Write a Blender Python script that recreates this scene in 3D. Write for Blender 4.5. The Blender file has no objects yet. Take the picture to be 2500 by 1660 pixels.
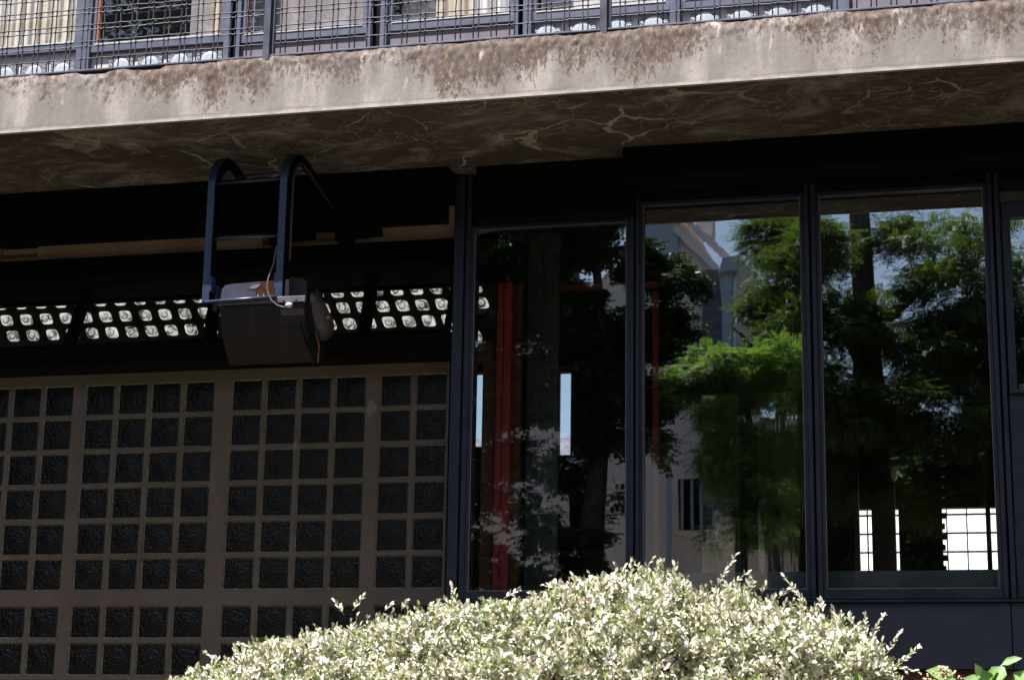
import bpy, math, random
import numpy as np
from mathutils import Vector, Matrix
random.seed(7); rng = np.random.default_rng(11)
S = bpy.context.scene
COL = S.collection
# ---------------------------------------------------------------- camera
YAW, PITCH, ROLL = -0.24354951, 0.22639576, 0.01668307
CAM = np.array([0, -11.2, 0.0]); FPX = 4500.0
fw = np.array([math.sin(YAW)*math.cos(PITCH), math.cos(YAW)*math.cos(PITCH), math.sin(PITCH)])
rt0 = np.array([math.cos(YAW), -math.sin(YAW), 0]); up0 = np.cross(rt0, fw)
rt = math.cos(ROLL)*rt0 + math.sin(ROLL)*up0; up = -math.sin(ROLL)*rt0 + math.cos(ROLL)*up0
cd = bpy.data.cameras.new('camera'); cam = bpy.data.objects.new('camera', cd); COL.objects.link(cam)
m = Matrix([[rt[i], up[i], -fw[i], CAM[i]] for i in range(3)] + [[0, 0, 0, 1]])
cam.matrix_world = m
cd.sensor_width = 36; cd.lens = FPX/2500*36; cd.clip_end = 500; cd.clip_start = 0.1
cd.dof.use_dof = True; cd.dof.focus_distance = 11.6; cd.dof.aperture_fstop = 4.0
S.camera = cam
# ---------------------------------------------------------------- light
SUN_EL, SUN_AZ = math.radians(66), math.radians(34)        # azimuth measured to the left of the facade's normal
sd = np.array([-math.sin(SUN_AZ)*math.cos(SUN_EL), -math.cos(SUN_AZ)*math.cos(SUN_EL), math.sin(SUN_EL)])
w = bpy.data.worlds.new('World'); S.world = w; w.use_nodes = True
nt = w.node_tree; nt.nodes.clear()
sky = nt.nodes.new('ShaderNodeTexSky'); sky.sky_type = 'NISHITA'; sky.sun_disc = False
sky.sun_elevation = SUN_EL; sky.sun_rotation = math.atan2(sd[0], sd[1]) % (2*math.pi)
sky.dust_density = 2.0
bg = nt.nodes.new('ShaderNodeBackground'); bg.inputs[1].default_value = 0.085
wo = nt.nodes.new('ShaderNodeOutputWorld'); nt.links.new(sky.outputs[0], bg.inputs[0]); nt.links.new(bg.outputs[0], wo.inputs[0])
sl = bpy.data.lights.new('sun', 'SUN'); sl.energy = 5.0; sl.angle = math.radians(0.5); sl.color = (1, .95, .9)
so = bpy.data.objects.new('sun', sl); COL.objects.link(so)
so.rotation_euler = Vector(sd).to_track_quat('Z', 'Y').to_euler(); so.location = (-5, -8, 20)
S.view_settings.view_transform = 'Standard'; S.view_settings.look = 'None'; S.view_settings.gamma = 1
S.view_settings.exposure = 1.45
S.render.engine = 'CYCLES'
try:
    S.cycles.max_bounces = 8; S.cycles.transparent_max_bounces = 12; S.cycles.glossy_bounces = 4
    S.cycles.caustics_reflective = False; S.cycles.caustics_refractive = False
except Exception: pass

# ---------------------------------------------------------------- helpers
def ray(x, y): return fw + rt*(x-1250)/FPX - up*(y-830)/FPX
def at(x, y, Y):
    d = ray(x, y); return Vector(CAM + d*(Y-CAM[1])/d[1])
def rf(x, y, D):                                           # where a thing D metres out in the garden stands, seen in the panes
    p = at(x, y, D); return Vector((p.x, -D, p.z))

def node(nt, t, **kw):
    n = nt.nodes.new(t)
    for k, v in kw.items():
        if hasattr(n, k): setattr(n, k, v)
    return n
class Mat:
    def __init__(s, name, base=(.5,.5,.5), rough=.6, metal=0., spec=.5):
        s.m = bpy.data.materials.new(name); s.m.use_nodes = True; s.nt = s.m.node_tree
        s.b = s.nt.nodes['Principled BSDF']; s.out = s.nt.nodes['Material Output']
        s.b.inputs['Base Color'].default_value = (*base, 1); s.b.inputs['Roughness'].default_value = rough
        s.b.inputs['Metallic'].default_value = metal; s.b.inputs['Specular IOR Level'].default_value = spec
        s.tc = s.nt.nodes.new('ShaderNodeTexCoord'); s.maps = {}
    def world(s):
        g_ = s.nt.nodes.new('ShaderNodeNewGeometry'); s.tc = type('T', (), {'outputs': {'Object': g_.outputs['Position']}})(); return s
    def co(s, scale=(1,1,1)):
        if scale not in s.maps:
            mp = s.nt.nodes.new('ShaderNodeMapping'); mp.inputs['Scale'].default_value = scale
            s.nt.links.new(s.tc.outputs['Object'], mp.inputs['Vector']); s.maps[scale] = mp.outputs[0]
        return s.maps[scale]
    def noise(s, sc=5, det=4, rough=.55, scale=(1,1,1), dist=0, vec=None):
        n = s.nt.nodes.new('ShaderNodeTexNoise'); n.inputs['Scale'].default_value = sc
        n.inputs['Detail'].default_value = det; n.inputs['Roughness'].default_value = rough; n.inputs['Distortion'].default_value = dist
        s.nt.links.new(vec or s.co(scale), n.inputs['Vector']); return n.outputs['Fac']
    def vor(s, sc=5, feat='F1', scale=(1,1,1), vec=None):
        n = s.nt.nodes.new('ShaderNodeTexVoronoi'); n.feature = feat; n.inputs['Scale'].default_value = sc
        s.nt.links.new(vec or s.co(scale), n.inputs['Vector']); return n.outputs['Distance']
    def ramp(s, fac, stops):
        r = s.nt.nodes.new('ShaderNodeValToRGB'); e = r.color_ramp.elements
        while len(e) < len(stops): e.new(.5)
        for i, (p, c) in enumerate(stops):
            e[i].position = p; e[i].color = (*c, 1) if len(c) == 3 else c
        s.nt.links.new(fac, r.inputs[0]); return r.outputs[0]
    def g(s, fac, a, b):                                   # greyscale ramp between two positions
        return s.ramp(fac, [(a, (0,0,0)), (b, (1,1,1))])
    def mix(s, fac, a, b, mode='MIX'):
        n = s.nt.nodes.new('ShaderNodeMix'); n.data_type = 'RGBA'; n.blend_type = mode
        for sock, v in ((n.inputs[0], fac), (n.inputs[6], a), (n.inputs[7], b)):
            if isinstance(v, (int, float)): sock.default_value = v
            elif isinstance(v, tuple): sock.default_value = (*v, 1)
            else: s.nt.links.new(v, sock)
        return n.outputs[2]
    def math(s, op, a, b=0.):
        n = s.nt.nodes.new('ShaderNodeMath'); n.operation = op
        for sock, v in ((n.inputs[0], a), (n.inputs[1], b)):
            if isinstance(v, (int, float)): sock.default_value = v
            else: s.nt.links.new(v, sock)
        return n.outputs[0]
    def sep(s):
        n = s.nt.nodes.new('ShaderNodeSeparateXYZ'); s.nt.links.new(s.tc.outputs['Object'], n.inputs[0]); return n.outputs
    def attr(s, name):
        n = s.nt.nodes.new('ShaderNodeAttribute'); n.attribute_name = name; return n.outputs['Fac']
    def color(s, o): s.nt.links.new(o, s.b.inputs['Base Color']); return s
    def rough(s, o): s.nt.links.new(o, s.b.inputs['Roughness']); return s
    def bump(s, h, st=.3, d=.01, to=None):
        n = s.nt.nodes.new('ShaderNodeBump'); n.inputs['Strength'].default_value = st; n.inputs['Distance'].default_value = d
        s.nt.links.new(h, n.inputs['Height']); s.nt.links.new(n.outputs[0], (to or s.b.inputs['Normal'])); return n.outputs[0]

class MB:
    def __init__(s): s.v = []; s.f = []; s.mi = []; s.sm = []
    def add(s, vs, fs, mi=0, smooth=False):
        o = len(s.v); s.v += [tuple(v) for v in vs]
        for f in fs: s.f.append([i+o for i in f]); s.mi.append(mi); s.sm.append(smooth)
        return s
    def box(s, x0, x1, y0, y1, z0, z1, mi=0, bev=0.0):
        x0, x1 = min(x0,x1), max(x0,x1); y0, y1 = min(y0,y1), max(y0,y1); z0, z1 = min(z0,z1), max(z0,z1)
        b = min(bev, (x1-x0)/3, (y1-y0)/3, (z1-z0)/3)
        if b <= 0:
            v = [(x,y,z) for z in (z0,z1) for y in (y0,y1) for x in (x0,x1)]
            return s.add(v, [(0,2,3,1),(4,5,7,6),(0,1,5,4),(2,6,7,3),(0,4,6,2),(1,3,7,5)], mi)
        bm = bmesh_box(x0,x1,y0,y1,z0,z1,b); return s.add(bm[0], bm[1], mi)
    def hexa(s, p, mi=0):                                   # 8 corners: bottom 4 (ccw), top 4
        return s.add(p, [(3,2,1,0),(4,5,6,7),(0,1,5,4),(1,2,6,5),(2,3,7,6),(3,0,4,7)], mi)
    def bar(s, a, b, wx, wy, mi=0):                         # slanted bar: section wx (X) by wy (Y) at both ends
        q = []
        for p in (a, b):
            q += [(p[0]-wx/2,p[1]-wy/2,p[2]),(p[0]+wx/2,p[1]-wy/2,p[2]),(p[0]+wx/2,p[1]+wy/2,p[2]),(p[0]-wx/2,p[1]+wy/2,p[2])]
        return s.hexa(q, mi)
    def tube(s, pts, r, n=8, mi=0, cap=True):
        pts = [Vector(p) for p in pts]; rs = r if hasattr(r, '__len__') else [r]*len(pts)
        rings = []; u = None
        for i, p in enumerate(pts):
            t = (pts[min(i+1,len(pts)-1)] - pts[max(i-1,0)]).normalized()
            if u is None: u = t.orthogonal().normalized()
            u = (u - t*u.dot(t)).normalized(); w_ = t.cross(u)
            rings.append([p + (u*math.cos(2*math.pi*k/n) + w_*math.sin(2*math.pi*k/n))*rs[i] for k in range(n)])
        vs = [v for R in rings for v in R]; fs = []
        for i in range(len(pts)-1):
            for k in range(n): fs.append((i*n+k, i*n+(k+1)%n, (i+1)*n+(k+1)%n, (i+1)*n+k))
        if cap: fs.append(tuple(range(n))[::-1]); fs.append(tuple((len(pts)-1)*n+k for k in range(n)))
        return s.add(vs, fs, mi, True)
    def prism_x(s, prof, x0, x1, mi=0, smooth=False):       # prof: (y, z) loop
        n = len(prof); v = [(x0,y,z) for y, z in prof] + [(x1,y,z) for y, z in prof]
        s.add(v, [(i, (i+1)%n, n+(i+1)%n, n+i) for i in range(n)], mi, smooth)
        return s.add(v, [tuple(range(n))[::-1], tuple(range(n, 2*n))], mi)
    def prism_y(s, prof, y0, y1, mi=0):                     # prof: (x, z) loop
        n = len(prof); v = [(x,y0,z) for x, z in prof] + [(x,y1,z) for x, z in prof]
        return s.add(v, [tuple(range(n)), tuple(range(n, 2*n))[::-1]] + [((i+1)%n, i, n+i, n+(i+1)%n) for i in range(n)], mi)
    def dome(s, c, r, ax, n=8, m=4, flat=1.0, mi=0):        # half ball bulging along ax
        ax = Vector(ax).normalized(); u = ax.orthogonal().normalized(); w_ = ax.cross(u); vs = []; fs = []
        for j in range(m):
            a = math.pi/2*j/m
            for k in range(n): vs.append(Vector(c) + (u*math.cos(2*math.pi*k/n)+w_*math.sin(2*math.pi*k/n))*r*math.cos(a) + ax*r*flat*math.sin(a))
        vs.append(Vector(c)+ax*r*flat)
        for j in range(m-1):
            for k in range(n): fs.append((j*n+k, j*n+(k+1)%n, (j+1)*n+(k+1)%n, (j+1)*n+k))
        for k in range(n): fs.append(((m-1)*n+k, (m-1)*n+(k+1)%n, m*n))
        return s.add(vs, fs, mi, True)
    def mesh(s, name, mats, org=(0,0,0)):
        me = bpy.data.meshes.new(name); o = Vector(org)
        me.from_pydata([tuple(Vector(v)-o) for v in s.v], [], s.f)
        for mt in (mats if isinstance(mats, (list, tuple)) else [mats]): me.materials.append(mt.m)
        me.polygons.foreach_set('material_index', s.mi); me.polygons.foreach_set('use_smooth', s.sm); me.update(); return me
    def build(s, name, mats, parent=None, org=None):
        """one mesh object; its origin sits at the root thing's origin"""
        base = root_loc(parent) if parent else Vector(org or (0,0,0))
        ob = bpy.data.objects.new(name, s.mesh(name, mats, base)); COL.objects.link(ob)
        if parent: ob.parent = parent
        else: ob.location = base
        return ob
def root_loc(o):
    p = Vector((0,0,0))
    while o: p = p + o.location; o = o.parent
    return p
def bmesh_box(x0,x1,y0,y1,z0,z1,b):
    import bmesh
    bm = bmesh.new(); bmesh.ops.create_cube(bm, size=1)
    for v in bm.verts: v.co = ((x0+x1)/2+v.co.x*(x1-x0), (y0+y1)/2+v.co.y*(y1-y0), (z0+z1)/2+v.co.z*(z1-z0))
    bmesh.ops.bevel(bm, geom=bm.edges[:], offset=b, segments=1, affect='EDGES')
    bm.verts.ensure_lookup_table(); r = ([v.co[:] for v in bm.verts], [[v.index for v in f.verts] for f in bm.faces]); bm.free(); return r
def tag(o, label=None, cat=None, group=None, kind=None):
    if label: o['label'] = label
    if cat: o['category'] = cat
    if group: o['group'] = group
    if kind: o['kind'] = kind
    return o
def empty(name, loc, label, cat, group=None):
    o = bpy.data.objects.new(name, None); COL.objects.link(o); o.location = loc; o.empty_display_size = .2
    return tag(o, label, cat, group)
def inst(name, me, loc, parent):
    """a repeat of a part: shares its mesh, origin at its own centre"""
    o = bpy.data.objects.new(name, me); COL.objects.link(o); o.parent = parent
    o.location = Vector(loc) - root_loc(parent); return o

# ---------------------------------------------------------------- materials
def paint(name, base, rough=.45, wear=(.12,.1,.09), amt=.55):
    M = Mat(name, base, rough)
    n = M.noise(9, 6, .65); n2 = M.noise(60, 3, .6)
    c = M.mix(M.g(n, .35, .7), base, tuple(b*1.5+.002 for b in base))
    M.color(M.mix(M.g(M.math('MULTIPLY', n, n2), .33+.1*(1-amt), .46), c, wear))
    M.rough(M.ramp(n, [(.3, (rough*.8,)*3), (.7, (min(1, rough*1.4),)*3)])); M.bump(n2, .15, .002); return M
blue = paint('blue_black_paint', (.012,.015,.034), .42)
blue_up = paint('grey_blue_paint', (.05,.058,.095), .5, (.16,.14,.14), .7)
black = paint('black_paint', (.0018,.0018,.002), .85, (.004,.0035,.003), .2); black.b.inputs['Specular IOR Level'].default_value = .12
blackwarm = paint('brown_black_paint', (.006,.0045,.003), .85, (.01,.007,.005), .2); blackwarm.b.inputs['Specular IOR Level'].default_value = .15
brblue = paint('bracket_paint', (.019,.031,.068), .3, (.16,.12,.12), .5)
sillm = paint('sill_enamel', (.09,.12,.14), .5, (.12,.12,.12), .2)
panelm = paint('spandrel_paint', (.026,.029,.054), .55, (.05,.045,.055), .3)
purple = paint('purple_grey_panel', (.10,.09,.112), .6, (.17,.145,.15), .8)
wire = paint('wire_paint', (.03,.032,.045), .45, (.14,.1,.09), .6)
red = paint('red_lead_paint', (.52,.058,.07), .5, (.28,.07,.07), .3)
brown = paint('brown_wood', (.14,.05,.022), .5, (.2,.1,.06), .3)
orange = paint('orange_wood', (.2,.055,.02), .5, (.3,.12,.06), .3)
steel = paint('riveted_steel', (.10,.11,.13), .45, (.07,.06,.06), .3)
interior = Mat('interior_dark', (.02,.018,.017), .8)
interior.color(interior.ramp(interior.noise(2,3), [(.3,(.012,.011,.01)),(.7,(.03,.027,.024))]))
mirrorlip = paint('putty_bead', (.16,.12,.13), .5, (.25,.2,.2), .5)

def glassmat(name, refl, tint, warp=.00017, sc=(1.0,1,5.5), rough=0.0, dirt=.02):
    M = Mat(name); nt = M.nt; nt.nodes.remove(M.b)
    tr = nt.nodes.new('ShaderNodeBsdfTransparent'); tr.inputs[0].default_value = (*tint, 1)
    gl = nt.nodes.new('ShaderNodeBsdfGlossy'); gl.inputs['Roughness'].default_value = rough; gl.inputs['Color'].default_value = (.93,.97,1,1)
    df = nt.nodes.new('ShaderNodeBsdfDiffuse'); df.inputs['Color'].default_value = (.35,.33,.3,1)
    mx = nt.nodes.new('ShaderNodeMixShader'); m2 = nt.nodes.new('ShaderNodeMixShader')
    fr = nt.nodes.new('ShaderNodeLayerWeight'); fr.inputs['Blend'].default_value = .5
    f = M.math('ADD', M.math('MULTIPLY', M.math('POWER', fr.outputs['Facing'], 4.0), .7), refl+.03)
    h = M.noise(1.0, 3, .55, sc)
    M.bump(h, 1.0, warp, gl.inputs['Normal'])
    nt.links.new(f, mx.inputs[0]); nt.links.new(tr.outputs[0], mx.inputs[1]); nt.links.new(gl.outputs[0], mx.inputs[2])
    d = M.math('MULTIPLY', M.g(M.noise(3, 5, .6, (1,1,.35)), .35, .8), dirt)
    nt.links.new(d, m2.inputs[0]); nt.links.new(mx.outputs[0], m2.inputs[1]); nt.links.new(df.outputs[0], m2.inputs[2])
    nt.links.new(m2.outputs[0], M.out.inputs[0]); return M
pane_g = glassmat('window_glass', .28, (.86,.88,.86))
pane_in = glassmat('inner_glass', .50, (.75,.78,.76), .0008, (6,1,.8), .012)
pane_up = glassmat('upper_glass', .07, (.95,.95,.94))
pane_tr = glassmat('transom_glass', .02, (.8,.8,.75))

def concrete(name, soffit=False):
    M = Mat(name, (.4,.36,.34), .85); x, y, z = M.sep()
    if not soffit:
        streak = M.noise(1, 6, .7, (9,1,1.0)); fine = M.noise(55, 5, .7, (1,1,.55)); blot = M.noise(2.6, 6, .72, (1.5,1,1.0), .4)
        h = M.g(z, 0.0, 1.0)
        zz = M.math('MULTIPLY', M.math('SUBTRACT', z, 5.29), 1/.37)      # 0 at the lower arris, 1 at the top
        col = M.ramp(M.noise(1.3, 5, .6, (3.2,1,1.1)), [(.3,(.185,.162,.155)),(.5,(.262,.234,.222)),(.66,(.42,.38,.35))])
        # brown lichen crust hanging from the top edge
        def c0(o, k): return M.math('MULTIPLY', M.math('SUBTRACT', o, .5), k)
        big = M.noise(.9, 3, .5, (1.3,1,.2))
        crust = M.math('ADD', M.math('ADD', zz, M.math('ADD', c0(streak, 1.5), c0(blot, 1.5))), M.math('ADD', c0(fine, 1.9), c0(big, 2.4)))
        dk = M.ramp(M.noise(17, 6, .75, (1.6,1,1)), [(.38,(.022,.014,.010)),(.48,(.085,.053,.037)),(.58,(.15,.10,.075)),(.66,(.32,.245,.20))])
        crust = M.math('SUBTRACT', crust, .57)
        tan_ = M.math('MULTIPLY', M.g(M.math('ADD', crust, c0(M.noise(5,5,.7,(2,1,.7)), 1.2)), -.30, .15), .55)
        col = M.mix(tan_, col, (.17,.12,.10))
        col = M.mix(M.math('MULTIPLY', M.g(crust, 0.0, .30), .9), col, dk)
        # broad grey run marks
        run = M.math('MULTIPLY', M.g(M.noise(1, 5, .7, (14,1,.6)), .46, .66), M.g(zz, .05, .8))
        col = M.mix(M.math('MULTIPLY', run, .75), col, (.15,.125,.12))
        # pale spalls
        pale = M.math('MULTIPLY', M.g(M.noise(1.6, 6, .7, (6,1,2.2), .3), .62, .68), M.g(zz, .2, .6))
        col = M.mix(M.math('MULTIPLY', pale, .8), col, (.66,.56,.48))
        # paler drip edge and the hairline crack above it
        crackz = M.math('ADD', zz, M.math('MULTIPLY', M.math('SUBTRACT', M.noise(9, 4, .6), .5), .06))
        edge = M.g(M.math('SUBTRACT', .05, crackz), 0.0, .01)
        col = M.mix(M.math('MULTIPLY', edge, .5), col, (.5,.45,.41))
        line = M.math('SUBTRACT', .010, M.math('ABSOLUTE', M.math('SUBTRACT', crackz, .085)))
        col = M.mix(M.math('MULTIPLY', M.math('MULTIPLY', M.g(line, 0.0, .006), M.g(M.noise(2.2,3), .42, .55)), .7), col, (.15,.11,.1))
        col = M.mix(M.g(M.noise(130, 2, .6), .3, .75), M.mix(1.0, col, (.78,.78,.78), 'MULTIPLY'), col)
        M.color(col); M.bump(M.math('ADD', M.math('MULTIPLY', fine, .6), M.math('MULTIPLY', M.g(crust, 0.0, .4), -.5)), .5, .006)
    else:
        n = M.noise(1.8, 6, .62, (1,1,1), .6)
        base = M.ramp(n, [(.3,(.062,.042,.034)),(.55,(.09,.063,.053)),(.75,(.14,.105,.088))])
        wv = M.nt.nodes.new('ShaderNodeTexNoise'); wv.inputs['Scale'].default_value = 3.2; wv.inputs['Detail'].default_value = 5
        M.nt.links.new(M.tc.outputs['Object'], wv.inputs['Vector'])
        ad = M.nt.nodes.new('ShaderNodeVectorMath'); ad.operation = 'MULTIPLY_ADD'
        M.nt.links.new(wv.outputs['Color'], ad.inputs[0]); ad.inputs[1].default_value = (.34,.34,.34); M.nt.links.new(M.tc.outputs['Object'], ad.inputs[2])
        ed = M.vor(1.9, 'DISTANCE_TO_EDGE', vec=ad.outputs[0]); ed2 = M.vor(6.5, 'DISTANCE_TO_EDGE', vec=ad.outputs[0])
        wid = M.math('MULTIPLY', M.g(M.noise(2.3, 4, .6), .45, .72), .04)
        crk = M.g(M.math('SUBTRACT', M.math('ADD', wid, .006), ed), 0, .02)
        crk = M.math('MULTIPLY', crk, M.g(M.noise(1.1, 3, .6), .42, .60))
        crk2 = M.math('MULTIPLY', M.g(M.math('SUBTRACT', .02, ed2), 0, .02), M.g(M.noise(1.7, 4, .6), .46, .62))
        pat = M.math('MULTIPLY', M.g(M.noise(1.35, 8, .72, (1,1.6,1), 1.2), .50, .64), .75)
        flk = M.math('MULTIPLY', M.g(M.noise(13, 4, .6, (.6,1.6,1)), .56, .62), M.math('MULTIPLY', M.g(M.noise(1.4, 3), .45, .6), .45))
        f = M.math('MAXIMUM', M.math('MAXIMUM', crk, M.math('MULTIPLY', crk2, .8)), M.math('MAXIMUM', pat, flk))
        cc = M.mix(M.math('MULTIPLY', f, M.g(M.noise(9, 4, .7), .2, .55)), base, (.38,.355,.32))
        M.color(M.mix(M.math('MULTIPLY', M.math('MAXIMUM', crk, M.math('MULTIPLY', crk2, .8)), .75), cc, (.52,.49,.43))); M.bump(n, .4, .01)
    return M
conc = concrete('weathered_concrete'); soff = concrete('soffit_concrete', True)
wallc = Mat('grid_concrete', (.25,.2,.17), .85)
_n = wallc.noise(3, 6, .65); _f = wallc.noise(70, 4, .7)
wallc.color(wallc.mix(wallc.g(wallc.noise(1.2,5,.6,(1,1,.5)), .35,.7), wallc.ramp(_n, [(.3,(.125,.088,.064)),(.6,(.185,.134,.10)),(.75,(.23,.175,.14))]), (.17,.14,.125)))
wallc.bump(_f, .35, .004)
sparkle_mortar = Mat('glass_edge_mortar', (.33,.31,.22), .5)  # rim round the block, sparkle of the glass edges painted in as pale speckle
sparkle_mortar.color(sparkle_mortar.ramp(sparkle_mortar.noise(160, 3, .6), [(.38,(.05,.045,.03)),(.52,(.22,.2,.145)),(.66,(.62,.58,.45))])); sparkle_mortar.bump(sparkle_mortar.noise(200,2), .8, .004)
beige = Mat('beige_lintel', (.4,.28,.2), .8); beige.color(beige.ramp(beige.noise(3,5), [(.3,(.5,.34,.24)),(.7,(.72,.54,.40))]))
gblock = Mat('dark_glass_block', (.012,.012,.012), .30, 0, .3).world()
_h = gblock.vor(75, 'SMOOTH_F1'); gblock.bump(gblock.math('ADD', _h, gblock.math('MULTIPLY', gblock.noise(60,4,.6), .6)), .9, .008)
gblock.color(gblock.ramp(gblock.noise(45,3), [(.45,(.002,.002,.002)),(.64,(.007,.006,.005)),(.8,(.06,.06,.052))]))
wblock = Mat('white_glass_block', (.45,.5,.53), .35)
wblock.color(wblock.ramp(wblock.vor(70), [(.1,(.42,.46,.49)),(.7,(.32,.36,.4))])); wblock.bump(wblock.vor(70), .5, .002)
wfield = Mat('pebbled_glass', (.3,.32,.36), .4); wfield.color(wfield.ramp(wfield.vor(110), [(.1,(.25,.27,.31)),(.6,(.11,.12,.15))])); wfield.bump(wfield.vor(110), .8, .004)
wgrid = Mat('white_mortar', (.62,.6,.6), .7); wgrid.color(wgrid.ramp(wgrid.noise(20,4), [(.3,(.36,.345,.34)),(.6,(.52,.5,.49))]))
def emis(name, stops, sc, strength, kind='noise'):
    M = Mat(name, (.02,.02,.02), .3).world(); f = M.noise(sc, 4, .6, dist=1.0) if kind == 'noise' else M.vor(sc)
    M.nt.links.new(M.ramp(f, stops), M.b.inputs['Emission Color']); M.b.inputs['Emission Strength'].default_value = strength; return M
lensm = emis('lit_glass_lens', [(.36,(.03,.03,.028)),(.44,(.2,.19,.185)),(.50,(.6,.585,.575)),(.62,(1,.98,.97))], 12, .36)  # emission stands in for daylight passing through the lens
bossm = emis('lit_glass_boss', [(.32,(.16,.155,.15)),(.45,(.4,.39,.38)),(.56,(.95,.93,.92))], 38, .32)  # bright and dark light pattern of the boss painted as glow
ringm = emis('lens_shadow_ring', [(.35,(.03,.03,.028)),(.6,(.12,.12,.11))], 30, .3)  # dark part of the lens's light pattern, painted as a ring
daym = emis('daylit_frosted_glass', [(.3,(.96,.96,.97)),(.7,(1,1,1))], 3, 1.0)  # glow put in for the daylight behind the glass
def cloth(name, c):
    M = Mat(name, c, .9); M.b.inputs['Sheen Weight'].default_value = .2
    M.color(M.ramp(M.noise(2,4,.6,(8,1,.4)), [(.3,tuple(v*.75 for v in c)),(.7,c)])); return M
cream = cloth('cream_curtain', (.62,.54,.43)); whitec = cloth('white_curtain', (.75,.74,.76)); pinkc = cloth('pinkish_blind', (.32,.28,.3))
rustm = Mat('rust', (.3,.1,.04), .85); rustm.color(rustm.ramp(rustm.noise(30,5), [(.3,(.16,.05,.02)),(.7,(.42,.16,.07))]))
lampm = Mat('lamp_housing_paint', (.06,.055,.06), .5, 0, .2)
_a = lampm.noise(5,6,.65); _z = lampm.noise(1,4,.6,(22,1,1.5))
lampm.color(lampm.mix(lampm.math('MULTIPLY', lampm.g(_z,.55,.68), .7), lampm.ramp(_a, [(.3,(.009,.008,.010)),(.7,(.020,.017,.020))]), (.045,.022,.016))); lampm.bump(lampm.noise(50,4), .3, .003)
lamptop = Mat('lamp_cap_paint', (.3,.27,.33), .5)  # paler lilac grey than the housing
lamptop.color(lamptop.ramp(lamptop.noise(9,5), [(.35,(.24,.21,.27)),(.65,(.36,.33,.4)),(.72,(.5,.4,.36))]))
drumm = paint('drum_paint', (.055,.045,.043), .32, (.09,.05,.035), .6)
flangem = paint('flange_paint', (.06,.055,.068), .45, (.14,.12,.13), .6)
whitep = Mat('white_paint_flake', (.8,.79,.8), .6)
knob = Mat('cream_knob', (.6,.58,.45), .4)
conduitm = Mat('brown_conduit', (.06,.04,.035), .5)
cablem = Mat('grey_cable', (.07,.055,.055), .5)
def leafmat(name, stops, rough=.4, trans=.3, sheen=.5):
    M = Mat(name, (.1,.15,.05), rough, 0, sheen)
    c = M.ramp(M.attr('rnd'), stops); M.color(c)
    nt = M.nt; t = nt.nodes.new('ShaderNodeBsdfTranslucent'); mx = nt.nodes.new('ShaderNodeMixShader'); mx.inputs[0].default_value = trans
    nt.links.new(M.mix(1.0, c, (.9,1.0,.45), 'MULTIPLY'), t.inputs[0])
    nt.links.new(M.b.outputs[0], mx.inputs[1]); nt.links.new(t.outputs[0], mx.inputs[2]); nt.links.new(mx.outputs[0], M.out.inputs[0]); return M
bushleaf = leafmat('small_grey_leaf', [(0,(.72,.68,.64)),(.40,(.80,.74,.69)),(.56,(.50,.48,.40)),(.70,(.22,.25,.14)),(.83,(.10,.15,.06)),(.93,(.32,.40,.12)),(.992,(.24,.32,.08)),(1,(.42,.2,.12))], .35, .12)  # sun glare on the leaves put into the near-white tones
treeleaf = leafmat('tree_leaf', [(0,(.055,.09,.022)),(.5,(.085,.135,.025)),(1,(.14,.20,.035))], .45, .5)
brightleaf = leafmat('bright_tree_leaf', [(0,(.13,.23,.05)),(.5,(.18,.29,.065)),(1,(.26,.36,.10))], .45, .55)
darkleaf = leafmat('dark_tree_leaf', [(0,(.025,.045,.015)),(.6,(.04,.075,.02)),(1,(.08,.11,.03))], .4, .25)
bigleaf = leafmat('broad_leaf', [(0,(.16,.30,.10)),(.5,(.22,.36,.14)),(1,(.20,.36,.04))], .4, .3)
dryflower = Mat('dry_flower', (.5,.38,.25), .9); dryflower.color(dryflower.ramp(dryflower.noise(60,3), [(.3,(.35,.24,.14)),(.7,(.62,.5,.36))]))
bark = Mat('bark', (.08,.06,.045), .9); bark.color(bark.ramp(bark.noise(4,6,.6,(6,6,1)), [(.3,(.035,.026,.02)),(.7,(.12,.09,.07))])); bark.bump(bark.noise(4,6,.6,(6,6,1)), .8, .02)
twig = Mat('green_twig', (.3,.27,.14), .6)
soil = Mat('soil_and_grass', (.05,.05,.03), .95); soil.color(soil.ramp(soil.noise(1.5,8,.7), [(.3,(.05,.04,.032)),(.6,(.055,.055,.04)),(.75,(.09,.09,.06))])); soil.bump(soil.noise(25,5), .6, .03)
path = Mat('gravel', (.45,.41,.36), .95); path.color(path.ramp(path.noise(40,4), [(.3,(.3,.27,.24)),(.7,(.55,.5,.44))]))
stucco = Mat('pink_stucco', (.5,.38,.36), .9); stucco.color(stucco.ramp(stucco.noise(1,5,.6,(3,3,.5)), [(.3,(.72,.60,.52)),(.7,(.86,.75,.66))]))
slate = Mat('slate', (.12,.125,.15), .6)
_w = slate.nt.nodes.new('ShaderNodeTexBrick'); _w.inputs['Scale'].default_value = 3.2; _w.inputs['Color1'].default_value = (.16,.165,.2,1); _w.inputs['Color2'].default_value = (.11,.115,.14,1); _w.inputs['Mortar'].default_value = (.03,.03,.035,1)
_mp = slate.nt.nodes.new('ShaderNodeMapping'); _mp.inputs['Rotation'].default_value = (math.radians(90),0,0); slate.nt.links.new(slate.tc.outputs['Object'], _mp.inputs[0]); slate.nt.links.new(_mp.outputs[0], _w.inputs[0]); slate.color(_w.outputs[0])
zinc = Mat('zinc', (.42,.44,.5), .45)
trim = Mat('pale_trim', (.82,.72,.68), .8)
plinthm = Mat('brown_plinth', (.09,.04,.025), .9); plinthm.color(plinthm.ramp(plinthm.noise(6,5), [(.3,(.07,.03,.02)),(.7,(.16,.075,.045))]))

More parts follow.
